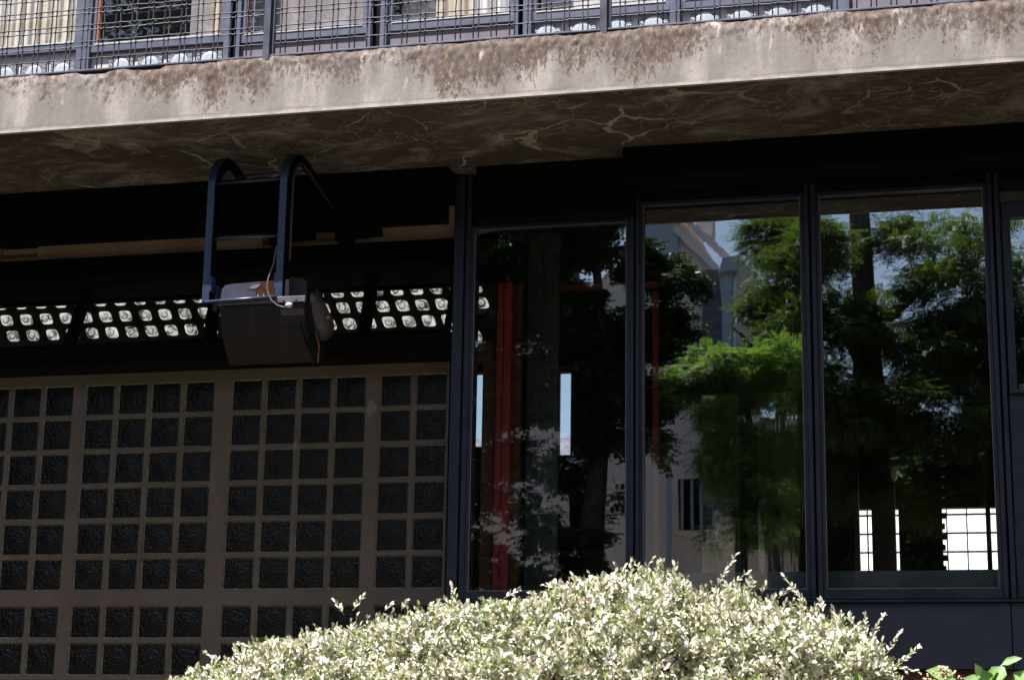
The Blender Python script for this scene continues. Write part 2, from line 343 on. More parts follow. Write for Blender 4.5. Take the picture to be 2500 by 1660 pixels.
# ================================================================= ground
g = MB(); N = 60
g.box(-60, 60, -70, 60, -1.9, -1.5); tag(g.build('ground', soil), kind='structure')
pth = MB(); pth.box(-13.9, 5.9, -22.9, -15.5, -1.6, -1.494); tag(pth.build('path', path), kind='structure')  # unseen pale strip laid to bounce sunlight onto house and trees

# ================================================================= the house
HX0, HX1 = -8.2, 2.2; YF = -1.35; ZS = 3.79; ZT = ZS+.37; YU = -.55
house = empty('modern_house', (-3, 0, -1.5), 'steel and glass block house with a weathered concrete balcony above dark ground floor windows', 'house')
# balcony slab: weathered front with a chipped upper edge
def chip(x):
    d = 0.004*math.sin(x*7.3)+.003*math.sin(x*19+1)
    for c, wd, dp in ((-5.15,.13,.018),(-4.99,.05,.006),(-4.82,.14,.02),(-2.15,.3,.006),(-3.28,.12,.005)):
        t = abs(x-c)/wd
        if t < 1: d -= dp*(1-t**4)
    return d
NX, NZ = 900, 26
xs = np.linspace(HX0, HX1, NX+1); vs = []; fs = []
from mathutils import noise as mno
for i, x in enumerate(xs):
    top = ZT + chip(x) + .004*mno.noise(Vector((x*22, 0, 3)))
    for j in range(NZ+1):
        t = j/NZ; z = ZS + (top-ZS)*t
        d = .002*mno.noise(Vector((x*5, 7, z*5))) + .0008*mno.noise(Vector((x*30, 3, z*30)))
        crust = max(0, t-.62)/.38; d += crust*.012*(mno.noise(Vector((x*30, 1, z*24)))+.2*mno.noise(Vector((x*80, 1, z*80))))
        d += max(0, t-.9)/.1*.010
        if j == 0: d = .0025*mno.noise(Vector((x*14, 0, 0)))
        vs.append((x, YF+d, z))
K = NZ+1
for i in range(NX):
    for j in range(NZ): fs.append((i*K+j, (i+1)*K+j, (i+1)*K+j+1, i*K+j+1))
sb = MB(); sb.add(vs, fs, 0, True)
o = len(sb.v)
tb = [(x, YF+.12, ZT-.006) for x in xs]; tf = [sb.v[i*K+NZ] for i in range(NX+1)]
sb.add(tf+tb, [(i, i+1, NX+1+i+1, NX+1+i) for i in range(NX)], 0)
sb.add([(HX0,YF+.12,ZT-.006),(HX1,YF+.12,ZT-.006),(HX1,YU,ZT-.006),(HX0,YU,ZT-.006)], [(0,1,2,3)], 0)
# soffit with its drip groove
bf = [sb.v[i*K] for i in range(NX+1)]; yb = .6
sb.add(bf+[(x, YF+.03, ZS) for x in xs], [(i, NX+1+i, NX+2+i, i+1) for i in range(NX)], 0)
sb.add([(HX0,YF+.03,ZS),(HX1,YF+.03,ZS),(HX1,YF+.03,ZS+.008),(HX0,YF+.03,ZS+.008),(HX0,YF+.045,ZS+.008),(HX1,YF+.045,ZS+.008),(HX1,YF+.045,ZS),(HX0,YF+.045,ZS)], [(0,1,2,3),(3,2,5,4),(4,5,6,7)], 1)
sb.add([(HX0,YF+.045,ZS),(HX1,YF+.045,ZS),(HX1,yb,ZS),(HX0,yb,ZS)], [(3,2,1,0)], 1)
sb.add([(HX0,YF,ZS),(HX0,yb,ZS),(HX0,yb,ZT),(HX0,YF,ZT)], [(0,1,2,3)], 0)
sb.add([(HX1,YF,ZS),(HX1,yb,ZS),(HX1,yb,ZT),(HX1,YF,ZT)], [(3,2,1,0)], 0)
slab = sb.build('balcony_slab', [conc, soff], house)

# ---- glass block wall on the left (Y = .3)
YW = .3
def xw(px): return at(px, 1223, YW).x
gcols = []
for base in (-6.95, -5.897, -4.809, -3.751):
    n = 4 if base < -4 else 2
    for k in range(n): gcols.append(base - .008 + k*.2475)
gcols = [c for c in gcols]
BS = .219
rows = [v-.008 for v in (2.316, 2.078, 1.836, 1.595, 1.352, 1.110, .790, .545, .300, .055, -.190, -.435)]      # block bottoms
xb = sorted(set([-8.2] + [v for c in gcols for v in (c, c+BS)] + [-3.28])); zb = sorted([-1.5] + [v for r in rows for v in (r, r+BS)] + [2.60])
gw = MB(); dep = .012
isx = lambda a: any(abs(a-c) < 1e-6 for c in gcols); isz = lambda a: any(abs(a-r) < 1e-6 for r in rows)
for i in range(len(xb)-1):
    for j in range(len(zb)-1):
        x0, x1, z0, z1 = xb[i], xb[i+1], zb[j], zb[j+1]
        if isx(x0) and isz(z0):
            e = .003                                        # chamfered lip and recess round each block
            o4 = [(x0,YW,z0),(x1,YW,z0),(x1,YW,z1),(x0,YW,z1)]; i4 = [(x0+e,YW+.004,z0+e),(x1-e,YW+.004,z0+e),(x1-e,YW+.004,z1-e),(x0+e,YW+.004,z1-e)]
            b4 = [(x,YW+dep,z) for x,_,z in i4]
            for A, B in ((o4,i4),(i4,b4)): gw.add(A+B, [(k,(k+1)%4,4+(k+1)%4,4+k) for k in range(4)], 0)
        else: gw.add([(x0,YW,z0),(x1,YW,z0),(x1,YW,z1),(x0,YW,z1)], [(0,1,2,3)], 0)
gw.add([(-8.2,YW,2.6),(-3.28,YW,2.6),(-3.28,YW+.2,2.6),(-8.2,YW+.2,2.6)], [(0,1,2,3)], 0)
gw.add([(-3.28,YW,-1.5),(-3.28,YW+.2,-1.5),(-3.28,YW+.2,2.6),(-3.28,YW,2.6)], [(0,1,2,3)], 0)
# two rough cement patches
for px, py, r in ((908, 996, .045), (722, 1090, .03)):
    c = at(px, py, YW); pts = []
    for k in range(14):
        a = 2*math.pi*k/14; rr = r*(1+.35*math.sin(k*2.7)+.2*math.sin(k*5.1)); pts.append((c.x+rr*math.cos(a)*.8, c.z+rr*1.2*math.sin(a)))
    gw.prism_y(pts, YW-.005, YW+.002, 1)
patchm = Mat('cement_patch', (.26,.23,.21), .9)
gwall = gw.build('glass_block_wall', [wallc, patchm], house)
def block_mesh(s, mats, n=9, dome=.006, name='glass_block'):
    m_ = MB(); h = s/2; rim = .007
    def corner(u, v, R=.02):                                # rounded square
        x, z = u*h, v*h; ix, iz = h-R, h-R
        if abs(x) > ix and abs(z) > iz:
            dx, dz = abs(x)-ix, abs(z)-iz; L = math.hypot(dx, dz)
            if L > R: dx *= R/L; dz *= R/L; x = math.copysign(ix+dx, x); z = math.copysign(iz+dz, z)
        return x, z
    P_ = []
    for j in range(n+1):
        for i in range(n+1):
            u, v = i/n*2-1, j/n*2-1; x, z = corner(u*(1-2*rim/s), v*(1-2*rim/s)); r = math.hypot(u, v)
            P_.append((x, -dome*max(0, 1-r*r*1.1) + .0035*math.exp(-((r-.74)/.09)**2) - .006*math.exp(-(r/.17)**2) + (.003 if max(abs(u),abs(v))>.99 else 0), z))
    m_.add(P_, [(j*(n+1)+i, j*(n+1)+i+1, (j+1)*(n+1)+i+1, (j+1)*(n+1)+i) for j in range(n) for i in range(n)], 0, True)
    ring = []; idx = [(i,0) for i in range(n)] + [(n,j) for j in range(n)] + [(n-i,n) for i in range(n)] + [(0,n-j) for j in range(n)]
    for i, j in idx: ring.append(P_[j*(n+1)+i])
    out = [(max(-h,min(h,p[0]*1.12)), -.006, max(-h,min(h,p[2]*1.12))) for p in ring]; L = len(ring)
    m_.add(ring+out, [(k, L+k, L+(k+1)%L, (k+1)%L) for k in range(L)], 1, True)
    return m_.mesh(name, mats)
bmesh_g = block_mesh(BS-.006, [gblock, sparkle_mortar], 24, .008)
for r in rows:
    for c in gcols:
        if c + BS < -6.75 or r < .2 or (c > -4 and r < .5) : continue
        b_ = inst('glass_block', bmesh_g, (c+BS/2, YW+dep-.004, r+BS/2), gwall); b_.rotation_euler = (random.uniform(-.012,.012), random.choice((0, math.pi/2, math.pi)), random.uniform(-.012,.012))

# ---- black steel above the wall, lintel, transoms
m1 = MB(); zl = at(100, 597, -.2).z
m1.box(HX0, -3.18, -.2, -.15, zl, ZS-.002, 0, .003); m1.box(HX0, -3.18, -.148, .6, ZS-.03, ZS-.002, 0); m1.build('steel_beam', black, house)
lt = MB()
for a, b in ((at(-900,600,.3).x, at(-4,600,.3).x+.02), (at(92,600,.3).x, at(640,600,.3).x), (at(905,560,.3).x, -3.19)): lt.box(a, b, .3, .42, 3.36, 3.68, 0, .004)
lt.build('lintel', beige, house)
s1 = MB(); s1.box(HX0, -3.19, .34, .5, 3.51, 3.55); s1.box(HX0, -3.19, .33, .5, 3.43, 3.48); s1.build('lintel_ledge', beige, house)
zth = at(100, 634, .2).z; m2 = MB(); m2.box(HX0, -3.18, .2, .6, 3.31, zth, 0, .006); m2.box(HX0, -3.18, .24, .6, 3.22, 3.307, 1, .006); m2.build('transom_head', [black, blackwarm], house)
m3 = MB(); m3.box(HX0, -3.185, .02, .32, 2.66, 2.735, 0, .006); m3.box(HX0, -3.185, .1, .34, 2.604, 2.658, 1); m3.build('transom_sill', [black, blackwarm], house)
# mounting boxes of the bracket feet
for (pa, pb) in (((0,100)), ((752,885))):
    a = at(pa, 600, -.1).x; b = at(pb, 600, -.1).x
# hopper transoms, leaning outwards at the foot
posts = [(222,699,167,868), (534,690,510,870), (915,665,888,842)]
posts = [(-128,715,-186,884)] + posts + [(1280, 640, 1262, 815)]
for k in range(len(posts)-1):
    x0t, _, x0b, _ = posts[k]; x1t, _, x1b, _ = posts[k+1]
    A = at(x0t, 690-.04*x0t+20, .32); B = at(x0b, 872-.042*x0b, .07)
    C = at(x1t, 690-.04*x1t+20, .32); D = at(x1b, 872-.042*x1b, .07)
    C.x = min(C.x, -3.22); D.x = min(D.x, -3.22)
    t = MB(); zt, zb_ = 3.30, 2.75
    t.bar((B.x+.02,.07,zb_), (A.x+.02,.32,zt), .035, .05, 0); t.bar((D.x-.02,.07,zb_), (C.x-.02,.32,zt), .035, .05, 0)
    t.box(B.x, D.x, .05, .10, 2.737, 2.762, 0)
    tr_ = t.build('transom_window', black, house)
    pn = MB(); pn.add([(B.x+.04,.07,zb_),(D.x-.04,.07,zb_),(C.x-.04,.32,zt),(A.x+.04,.32,zt)], [(0,1,2,3)]); pn.build('pane', pane_tr, tr_)

# ---- ceiling of glass lenses seen through the transoms
YL = 1.3
lp = MB()
pa, pb, pc, pd = at(-250, 1000, YL), at(1206, 1000, YL), at(1330, 500, YL), at(-250, 500, YL); zl0 = at(600, 895, YL).z
lz = at(500, 731, YL-.1).z
lp.hexa([(pa.x,YL,zl0),(pb.x,YL,zl0),(pb.x,YL+.06,zl0),(pa.x,YL+.06,zl0),(pa.x,YL,4.0),(pb.x,YL,4.0),(pb.x,YL+.06,4.0),(pa.x,YL+.06,4.0)])
lensw = lp.build('lens_wall', interior, house)
lq = MB(); lq.box(pa.x, pb.x, YL-.14, YL-.1, lz, 3.85, 0, .003); lq.build('lens_header', blackwarm, house)
lm = MB(); R_ = .048; seg = []
SH = -.36
def sq(u, v, s):
    x = math.copysign(abs(u)**.5, u)*s; z = math.copysign(abs(v)**.5, v)*s
    return x, z
n = 20
rings_ = []
for s, y in ((.048,0),(.046,-.012),(.037,-.016)):
    rings_.append([(sq(math.cos(2*math.pi*k/n), math.sin(2*math.pi*k/n), s*.98)[0] + SH*sq(math.cos(2*math.pi*k/n), math.sin(2*math.pi*k/n), s*.9)[1], y, sq(math.cos(2*math.pi*k/n), math.sin(2*math.pi*k/n), s*.86)[1]) for k in range(n)])
vv = [p for r in rings_ for p in r]
lm.add(vv, [(r*n+k, r*n+(k+1)%n, (r+1)*n+(k+1)%n, (r+1)*n+k) for r in range(2) for k in range(n)] + [tuple(2*n+k for k in range(n))], 0, False)
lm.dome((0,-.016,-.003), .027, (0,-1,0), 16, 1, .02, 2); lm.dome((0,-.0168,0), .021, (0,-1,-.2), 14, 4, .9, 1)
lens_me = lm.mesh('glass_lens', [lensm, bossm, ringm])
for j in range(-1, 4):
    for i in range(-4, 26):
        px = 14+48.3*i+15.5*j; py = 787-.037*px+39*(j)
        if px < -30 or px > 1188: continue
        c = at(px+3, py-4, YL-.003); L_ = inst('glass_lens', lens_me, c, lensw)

# ---- windows on the right: mullions, frames, panes (Y = 0)
MX = [(-3.177,-3.061), (-2.013,-1.948), (-.910,-.836), (.204,.275)]
hd = MB(); hd.box(-3.0, -2.0, -.16, .2, 3.425, ZS-.002, 0); hd.box(-2.0, HX1, -.35, .2, 3.585, ZS-.002, 0, .004); hd.box(-2.0, HX1, -.02, .16, 3.525, 3.58, 1, .004); hd.build('window_head', [black, blackwarm], house)
for k, (a, b) in enumerate(MX):
    q = MB(); w_ = (b-a)
    if k == 0:
        q.box(a, a+.07, -.035, .29, .99, ZS-.003, 0, .004); q.box(a+.074, b, -.012, .2, .99, ZS-.003, 0, .004)
    else:
        q.box(a, a+w_*.42, -.03, .12, .99, 3.60, 0, .003); q.box(b-w_*.42, b, -.03, .12, .99, 3.60, 0, .003); q.box(a+w_*.43, b-w_*.43, -.005, .1, .99, 3.60, 1)
    q.build('mullion', [blue, black], house)
wins = [(-3.061,-2.013,.99,3.425), (-1.948,-.910,.99,3.525), (-.836,.204,.99,3.525)]
for (a, b, z0, z1) in wins:
    fr = MB(); t = .022; z0f = z0+.062
    fr.box(a, b, -.028, .05, z0, z0f, 0, .004)                     # bottom rail
    fr.box(a, a+t, -.016, .05, z0f, z1, 0, .002); fr.box(b-t, b, -.016, .05, z0f, z1, 0, .002); fr.box(a+t, b-t, -.016, .05, z1-.02, z1, 0)
    F_ = fr.build('window', blue, house)
    be = MB(); be.box(a+t, b-t, -.018, -.008, z0f, z0f+.006); be.box(b-t-.005, b-t, -.0175, -.008, z0f+.006, z1-.02); be.box(a+t, a+t+.005, -.0175, -.008, z0f+.006, z1-.02); be.build('putty_bead', mirrorlip, F_)
    p = MB(); NXp, NZp = 1, 1
    p.add([(a+t,.004,z0f),(b-t,.004,z0f),(b-t,.004,z1-.02),(a+t,.004,z1-.02)], [(0,1,2,3)]); p.build('pane', pane_g, F_)
# right-hand part window
fr = MB(); fr.box(.285, HX1, -.02, .08, 3.30, 3.40, 0, .004); fr.box(.285, .335, -.02, .08, 2.23, 3.30, 0, .004); fr.box(.285, HX1, -.04, .06, 2.205, 2.23, 0, .003); fr.box(.285, HX1, -.005, .06, .99, 2.205, 0)
F_ = fr.build('window', blue, house); p = MB(); p.add([(.335,.02,2.23),(HX1,.02,2.23),(HX1,.02,3.30),(.335,.02,3.30)], [(0,1,2,3)]); p.add([(.285,.02,3.40),(HX1,.02,3.40),(HX1,.02,3.525),(.285,.02,3.525)], [(0,1,2,3)]); p.build('pane', pane_g, F_)
# ledge and painted steel skirt panels below
lg = MB(); lg.box(-3.2, HX1, -.045, .08, .972, .988, 0, .002); lg.build('window_ledge', blue, house)
for a, b in ((-3.19,-2.02), (-2.015,-.885), (-.88,.238), (.243,1.36)):
    sp = MB(); sp.box(a, b, -.02, .1, .585, .970, 0, .003)
    for x_ in ((a+.015, b-.015)):
        for z_ in (.90, .75, .62): sp.dome((x_, -.02, z_), .004, (0,-1,0), 6, 2, .6)
    sp.build('skirt_panel', panelm, house)
pl = MB(); pl.box(-3.27, HX1, .01, .12, -1.5, .582); pl.build('plinth', plinthm, house)
# inner sill box
bx = MB(); bx.box(-1.93, 2.0, .16, .5, .4, 1.178, 0, .006); bx.build('inner_sill', sillm, house)
# interior shell
YB = 5.5
sh = MB()
def slot(px0, px1, py0, py1): a = at(px0, py0, YB); b = at(px1, py1, YB); return (a.x, b.x, b.z, a.z)
slots = [slot(1120,1178,912,1090), slot(1364,1392,908,1110)]
xs_ = sorted([-9] + [v for s_ in slots for v in s_[:2]] + [3]); zt_ = min(s_[3] for s_ in slots); zb2 = max(s_[2] for s_ in slots)
gl_ = [at(2090,1243,YB), at(2480,1420,YB)]
def wallcell(x0, x1, z0, z1):
    if x1-x0 > 1e-4 and z1-z0 > 1e-4: sh.box(x0, x1, YB, YB+.1, z0, z1)
cuts = slots + [(gl_[0].x, gl_[1].x, gl_[1].z, gl_[0].z)]
xx = sorted(set([-9, 3.0] + [v for c in cuts for v in c[:2]])); zz_ = sorted(set([-1.5, 3.9] + [v for c in cuts for v in c[2:]]))
for i in range(len(xx)-1):
    for j in range(len(zz_)-1):
        cx, cz = (xx[i]+xx[i+1])/2, (zz_[j]+zz_[j+1])/2
        if any(c[0] < cx < c[1] and c[2] < cz < c[3] for c in cuts): continue
        wallcell(xx[i], xx[i+1], zz_[j], zz_[j+1])
sh.box(-9, 3, .62, YB, ZS+.01, ZS+.2); sh.box(-9, -8.9, .5, YB, -1.5, 3.9); sh.box(2.9, 3.0, .3, YB, -1.5, 3.9); sh.box(-9, 3, .5, YB, .2, .25)
sh.build('interior_wall', interior, house)
# rear glass block window, daylight behind it put in as a glowing pane
rw = MB(); c = cuts[-1]; pw = MB(); pw.box(c[0]-.05, c[1]+.05, YB+.14, YB+.16, c[2]-.05, c[3]+.05)
x = at(2312,1300,YB).x; pit = .1735
k = -6
while x + k*pit < c[1]:
    xx_ = x+k*pit
    if xx_ > c[0]: rw.box(xx_-.006, xx_+.006, YB+.08, YB+.13, c[2], c[3])
    k += 1
z = at(2312,1252,YB).z
for k in range(6): rw.box(c[0], c[1], YB+.079, YB+.131, z-k*.166-.006, z-k*.166+.006)
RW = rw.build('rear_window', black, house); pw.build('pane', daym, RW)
# posts standing in front of that rear window
for px0, px1, yy in ((2060,2098,4.9),(2129,2187,4.9),(2195,2302,4.7),(2409,2421,5.2)):
    a = at(px0,1320,yy); b = at(px1,1320,yy); q = MB(); q.box(a.x, b.x, yy, yy+.15, .25, 3.9)
    if px1 == 2302:
        for k in range(40):
            q.box(b.x-.01, b.x+.022+.012*(k%2), yy+.02, yy+.1, .4+k*.089, .4+k*.089+.045, 0, .006)
    q.build('interior_post', interior, house)

# ---- upper storey wall behind the railing (Y = YU)
def U(px, py): p = at(px, py, YU); return p.x, p.z
uf = MB(); zu0, zu1 = 4.1, 7.2
frames = []
def ux(px, py=60): return at(px, py, YU).x
zsill = {}
xA = [ux(-900), ux(195), ux(226), ux(552)]
wall_root = MB()
# metal posts
for a, b, mt in ((195,228,0),(552,566,0),(582,592,0),(897,909,0),(931,948,0),(1257,1268,0),(1279,1300,0),(1637,1662,0),(2036,2076,0)):
    wall_root.box(ux(a), ux(b), YU-.03, YU+.05, zu0, zu1, 0, .003)
for a, b in ((566,582),(909,931),(1268,1279)): wall_root.box(ux(a), ux(b), YU+.01, YU+.05, zu0, zu1, 1)
PO = wall_root.build('upper_post', [blue_up, black], house)
UPZ = 4.745
panes = [(-900,195,4.705,4.63,'b'), (228,552,4.675,4.63,'b'), (592,897,4.655,None,'p'), (948,1257,4.655,None,'p'), (1300,1637,4.647,4.63,'b'), (1662,2036,4.647,4.63,'b'), (2076,3000,4.95,None,'p')]
wq = MB(); wq.box(-.088,.088,-.002,.004,-.076,.076,1)
NN = 24; ring0 = [(.060*math.cos(2*math.pi*k/NN), -.0021, .058*math.sin(2*math.pi*k/NN)) for k in range(NN)]
for f0, f1, y0_, y1_ in ((1,.93,-.0021,-.005),(.93,.7,-.005,-.007),(.7,.01,-.007,-.008)):
    A_ = [(p[0]*f0, y0_, p[2]*f0) for p in ring0]; B_ = [(p[0]*f1, y1_, p[2]*f1) for p in ring0]
    wq.add(A_+B_, [(k,(k+1)%NN,NN+(k+1)%NN,NN+k) for k in range(NN)], 0, True)
wb = wq.mesh('glass_block', [wblock, wfield])
for (a, b, zs, zb3, kind) in panes:
    xa, xb_ = ux(a), ux(b); t = .028
    q = MB(); q.box(xa, xb_, YU-.018, YU+.04, zs-.055, zs, 0, .003); q.box(xa, xa+t, YU-.012, YU+.04, zs, zu1, 0); q.box(xb_-t, xb_, YU-.012, YU+.04, zs, zu1, 0)
    Wn = q.build('upper_window', blue_up, house)
    gp = MB(); gp.add([(xa+t,YU+.008,zs),(xb_-t,YU+.008,zs),(xb_-t,YU+.008,zu1),(xa+t,YU+.008,zu1)], [(0,1,2,3)]); gp.build('pane', pane_up, Wn)
    ll = MB(); ll.box(xa+t, xb_-t, YU-.022, YU+.006, zs, zs+.008); ll.build('putty_bead', wgrid, Wn)
    if kind == 'p':
        pp = MB(); pp.box(xa, xb_, YU+.0, YU+.03, zu0, zs-.057); pp.build('panel', purple, Wn)
        if a in (592,):
            oo = MB(); oo.box(xa+t+.002, xa+t+.014, YU-.006, YU+.006, zs+.01, zu1); oo.build('wood_strip', orange, Wn)
    else:
        gg = MB(); gg.box(xa, xb_, YU+.012, YU+.05, zu0, zs-.057); GB = gg.build('glass_block_band', wgrid, Wn)
        if a == 228: oo = MB(); oo.box(xa+t+.002, xa+t+.03, YU-.006, YU+.006, zs+.01, zu1); oo.build('wood_strip', orange, Wn)
        x_ = xb_-.107 if a != 1300 else xb_-.107
        while x_ > xa+.09 and x_ > -7.2:
            inst('glass_block', wb, (x_, YU+.004, 4.512), Wn); x_ -= .2125 if a < 1000 else .228
# room behind the upper panes
ub = MB(); ub.box(HX0, HX1, .9, 1.0, ZT, 7.3); ub.box(HX0, HX1, YU+.1, 1.0, 7.2, 7.3); ub.box(HX0, HX1, YU+.1, .9, ZT-.1, ZT+.02); ub.build('upper_room_wall', interior, house)
def curtain(name, x0, x1, mat, label, y=YU+.28, amp=.011, wl=.075, ph=0, z0=4.3, z1=7.1):
    n = int((x1-x0)/.006); v = []
    for i in range(n+1):
        x = x0+(x1-x0)*i/n; yy = y+amp*math.sin(2*math.pi*x/wl+ph+.8*math.sin(x*9))+amp*.4*math.sin(2*math.pi*x/wl*2.3)
        v += [(x, yy, z0), (x, yy+.01, z1)]
    c_ = MB(); c_.add(v, [(2*i, 2*i+2, 2*i+3, 2*i+1) for i in range(n)], 0, True); o_ = c_.build(name, mat, org=((x0+x1)/2, y, z0)); tag(o_, label, 'curtain', 'curtains and blinds behind the upper panes'); return o_
curtain('curtain', ux(-260), ux(152), cream, 'pleated cream curtain in the upper window at the left edge')
curtain('curtain', ux(470), ux(512), cream, 'narrow cream curtain gathered between dark glass and a grey blind', wl=.06)
curtain('curtain', ux(395), ux(560), pinkc, 'flat grey blind behind the narrow cream curtain', y=YU+.45, amp=.003, wl=.3)  # reflected wall put in as a coloured sheet behind the glass
curtain('curtain', ux(592), ux(892), pinkc, 'greyish pink blind filling the upper window beside the left railing post', y=YU+.2, amp=.004, wl=.4)
curtain('curtain', ux(950), ux(1130), cream, 'cream curtain behind the wide middle upper pane', amp=.012, wl=.11)
curtain('curtain', ux(1125), ux(1262), whitec, 'bright white curtain next to the cream one in the middle upper pane', amp=.012, wl=.1)
curtain('curtain', ux(1300), ux(1640), whitec, 'pale bluish white curtain above the glass blocks right of the middle', y=YU+.25, amp=.004, wl=.5)  # flat white sheet put in for the sky reflected in the pane
curtain('curtain', ux(1665), ux(2030), whitec, 'pale curtain sliver above the rightmost white glass blocks', y=YU+.25, amp=.004, wl=.5)  # second sheet carrying the reflected pale sky

# ================================================================= railing
YR = YF+.035
rl = empty('balcony_railing', (-3, YR, ZT), 'dark blue metal balcony railing of paired woven wires above the concrete edge', 'railing')
postm = paint('railing_post_paint', (.03,.035,.055), .45, (.12,.1,.1), .4)
br = MB(); br.box(HX0, HX1, YR-.022, YR+.018, ZT+.008, ZT+.020, 0, .002); br.box(HX0, HX1, YR+.02, YR+.024, ZT+.0, ZT+.03, 0); br.build('bottom_rail', blue_up, rl)
tp = MB(); tp.box(HX0, HX1, YR-.025, YR+.025, 5.2, 5.24, 0, .004); tp.build('top_rail', blue_up, rl)
for a, b in ((648,664),(1467,1484)):
    xa, xb_ = at(a, 70, YR).x, at(b, 70, YR).x
    q = MB(); q.box(xa, xb_, YR-.03, YR-.012, ZT-.02, 5.2, 0, .002); q.box(xb_-.008, xb_+.018, YR-.010, YR+.03, ZT+.02, 5.2, 0); q.build('post', postm, rl)
wv = MB(); pitch = .1105; gap = .031; r = .0042
zr = [ZT+.098]
for k in range(6): zr += [ZT+.098+.083+k*pitch, ZT+.098+.083+gap+k*pitch]
x = at(4, 150, YR).x - pitch*20; vx = []
while x < HX1: vx += [x, x+gap]; x += pitch
vx = [v for v in vx if HX0 < v < HX1]
for i, xv in enumerate(vx):
    s_ = 1 if i % 2 else -1; pts = [(xv+random.uniform(-.001,.001), YR, ZT+.015)]
    for z_ in zr:
        pts.append((xv+random.uniform(-.0015,.0015), YR+.003*s_, z_)); s_ = -s_
    wv.tube(pts, r, 5)
for j, z_ in enumerate(zr):
    s_ = 1 if j % 2 else -1; pts = []
    for xv in vx: pts.append((xv, YR-.004*s_, z_+random.uniform(-.0015,.0015))); s_ = -s_
    wv.tube(pts, r, 5)
for xv in vx[::1]:
    for z_ in zr: wv.dome((xv, YR-.006, z_), .0068, (0,-1,.3), 5, 2, .8)
wv.build('wire_mesh', wire, rl)

# ================================================================= floodlight on its ladder bracket
fl = empty('floodlight_bracket', (-4.23, -.2, 3.4), 'blue black ladder shaped steel bracket arching out from under the balcony', 'bracket')
YB0 = -1.0
def rail_path(xc, inner=0.0, r0=.27):
    zt = 3.738-inner; pts = [(xc, YB0+inner, 2.735), (xc, YB0+inner, 3.0), (xc, YB0+inner, 3.3), (xc, YB0+inner, zt-r0)]
    rr = r0-0
    for k in range(1, 13):
        a = math.pi/2*k/12*1.12
        pts.append((xc, YB0+inner+rr*(1-math.cos(a)), zt-rr+rr*math.sin(a)))
    last = pts[-1]; d = (math.sin(math.pi/2*1.12), math.cos(math.pi/2*1.12)); L = (.2-last[1])/d[0]
    pts.append((xc, .2, last[2]+d[1]*L)); return pts
def flat_rail(mb, path_, wx, th, mi=0):                       # flat bar following the path, thickness measured inwards
    n = len(path_); P4 = []
    for i, p in enumerate(path_):
        a, b = path_[max(i-1,0)], path_[min(i+1,n-1)]; ty, tz = b[1]-a[1], b[2]-a[2]; L = math.hypot(ty, tz); ny, nz = tz/L, -ty/L
        for sx, s_ in ((-1,0),(1,0),(1,1),(-1,1)): P4.append((p[0]+sx*wx/2, p[1]+ny*th*s_, p[2]+nz*th*s_))
    mb.add(P4, [(4*i+k, 4*i+(k+1)%4, 4*(i+1)+(k+1)%4, 4*(i+1)+k) for i in range(n-1) for k in range(4)] + [(3,2,1,0), tuple(4*(n-1)+k for k in range(4))], mi)
xl, xr = at(511,740,-1).x, at(679,730,-1).x
xl = (xl+at(497,560,-1).x)/2+.004; 
for xc in (xl, xr):
    q = MB(); flat_rail(q, rail_path(xc), .045, .012); 
    flat_rail(q, [(p[0]+.0165, p[1], p[2]) for p in rail_path(xc, .0125, .258)], .011, .07, 1)  # side flange in black: shade on the bracket's sides put into its colour
    q.build('rail', [brblue, black], fl)
for (yy, zz1, rr) in ((YB0+.03, at(600,443,-.97).z, .0095), (YB0+.03, at(600,581,-.97).z, .008), (YB0+.36, 3.66, .0095)):
    q = MB(); q.tube([(xl, yy, zz1-.004), (xr, yy, zz1+.002)], rr, 10); q.build('rung', brblue, fl)
for xc, s_ in ((xl, 1), (xr, -1)):
    q = MB(); q.box(xc+s_*.022, xc+s_*.036, -1.0, -.93, 2.80, 2.90, 0, .003)
    if s_ == 1: q.box(xc+.02, xc+.05, -.93, -.87, 2.7, 2.86, 0, .004); q.dome((xc+.045,-.93,2.85), .008, (0,-1,0), 6, 3); q.dome((xc+.045,-.93,2.78), .008, (0,-1,0), 6, 3)
    q.build('clamp_plate', brblue, fl)
for xc in (xl, xr):
    q = MB(); q.box(xc-.03, xc+.05, .05, .24, 3.40, 3.56, 0, .004); q.box(xc+.0, xc+.26, .02, .2, 3.455, 3.50, 0); q.build('foot', black, fl)
# conduit arching inside the right rail
cb = MB(); pth_ = rail_path(xr+.034, .075, .17); pth_ = [(p[0], p[1], max(p[2], 2.9)) for p in pth_[1:]]; cb.tube(pth_, .0085, 8); cb.build('conduit', conduitm, fl)

lampo = empty('floodlight', ((xl+xr)/2, -.85, 2.55), 'old black floodlight with rounded side drum hanging at the foot of the ladder bracket', 'floodlight')
c00, c10 = at(537, 752, -1.0), at(742, 733, -1.0); zb_l = at(600, 890, -.8).z; ztop = c10.z-.003
x0, x1 = c00.x, c10.x
prof = [(-1.0, ztop)]
for k in range(1, 9):
    t = k/8; prof.append((-1.0 + .20*t**2.1, ztop - (ztop-zb_l)*t))
inner_ = [(y+.012, z) for y, z in prof[::-1]]
q = MB(); q.prism_x(prof+inner_, x0, x1, 0, False)
sidep = [(-.99, ztop)] + [(y+.006, z) for y, z in prof[1:]] + [(-.62, zb_l+.02), (-.58, zb_l+.18), (-.62, ztop-.03), (-.72, ztop)]
q.prism_x(sidep, x0+.002, x0+.012, 0); q.prism_x(sidep, x1-.004, x1+.006, 0)
q.prism_x([(-.98,ztop-.02),(-.62,ztop-.02),(-.60,zb_l+.2),(-.7,zb_l+.10)], x0+.015, x1-.006, 0)
HS = q.build('housing', lampm, lampo)
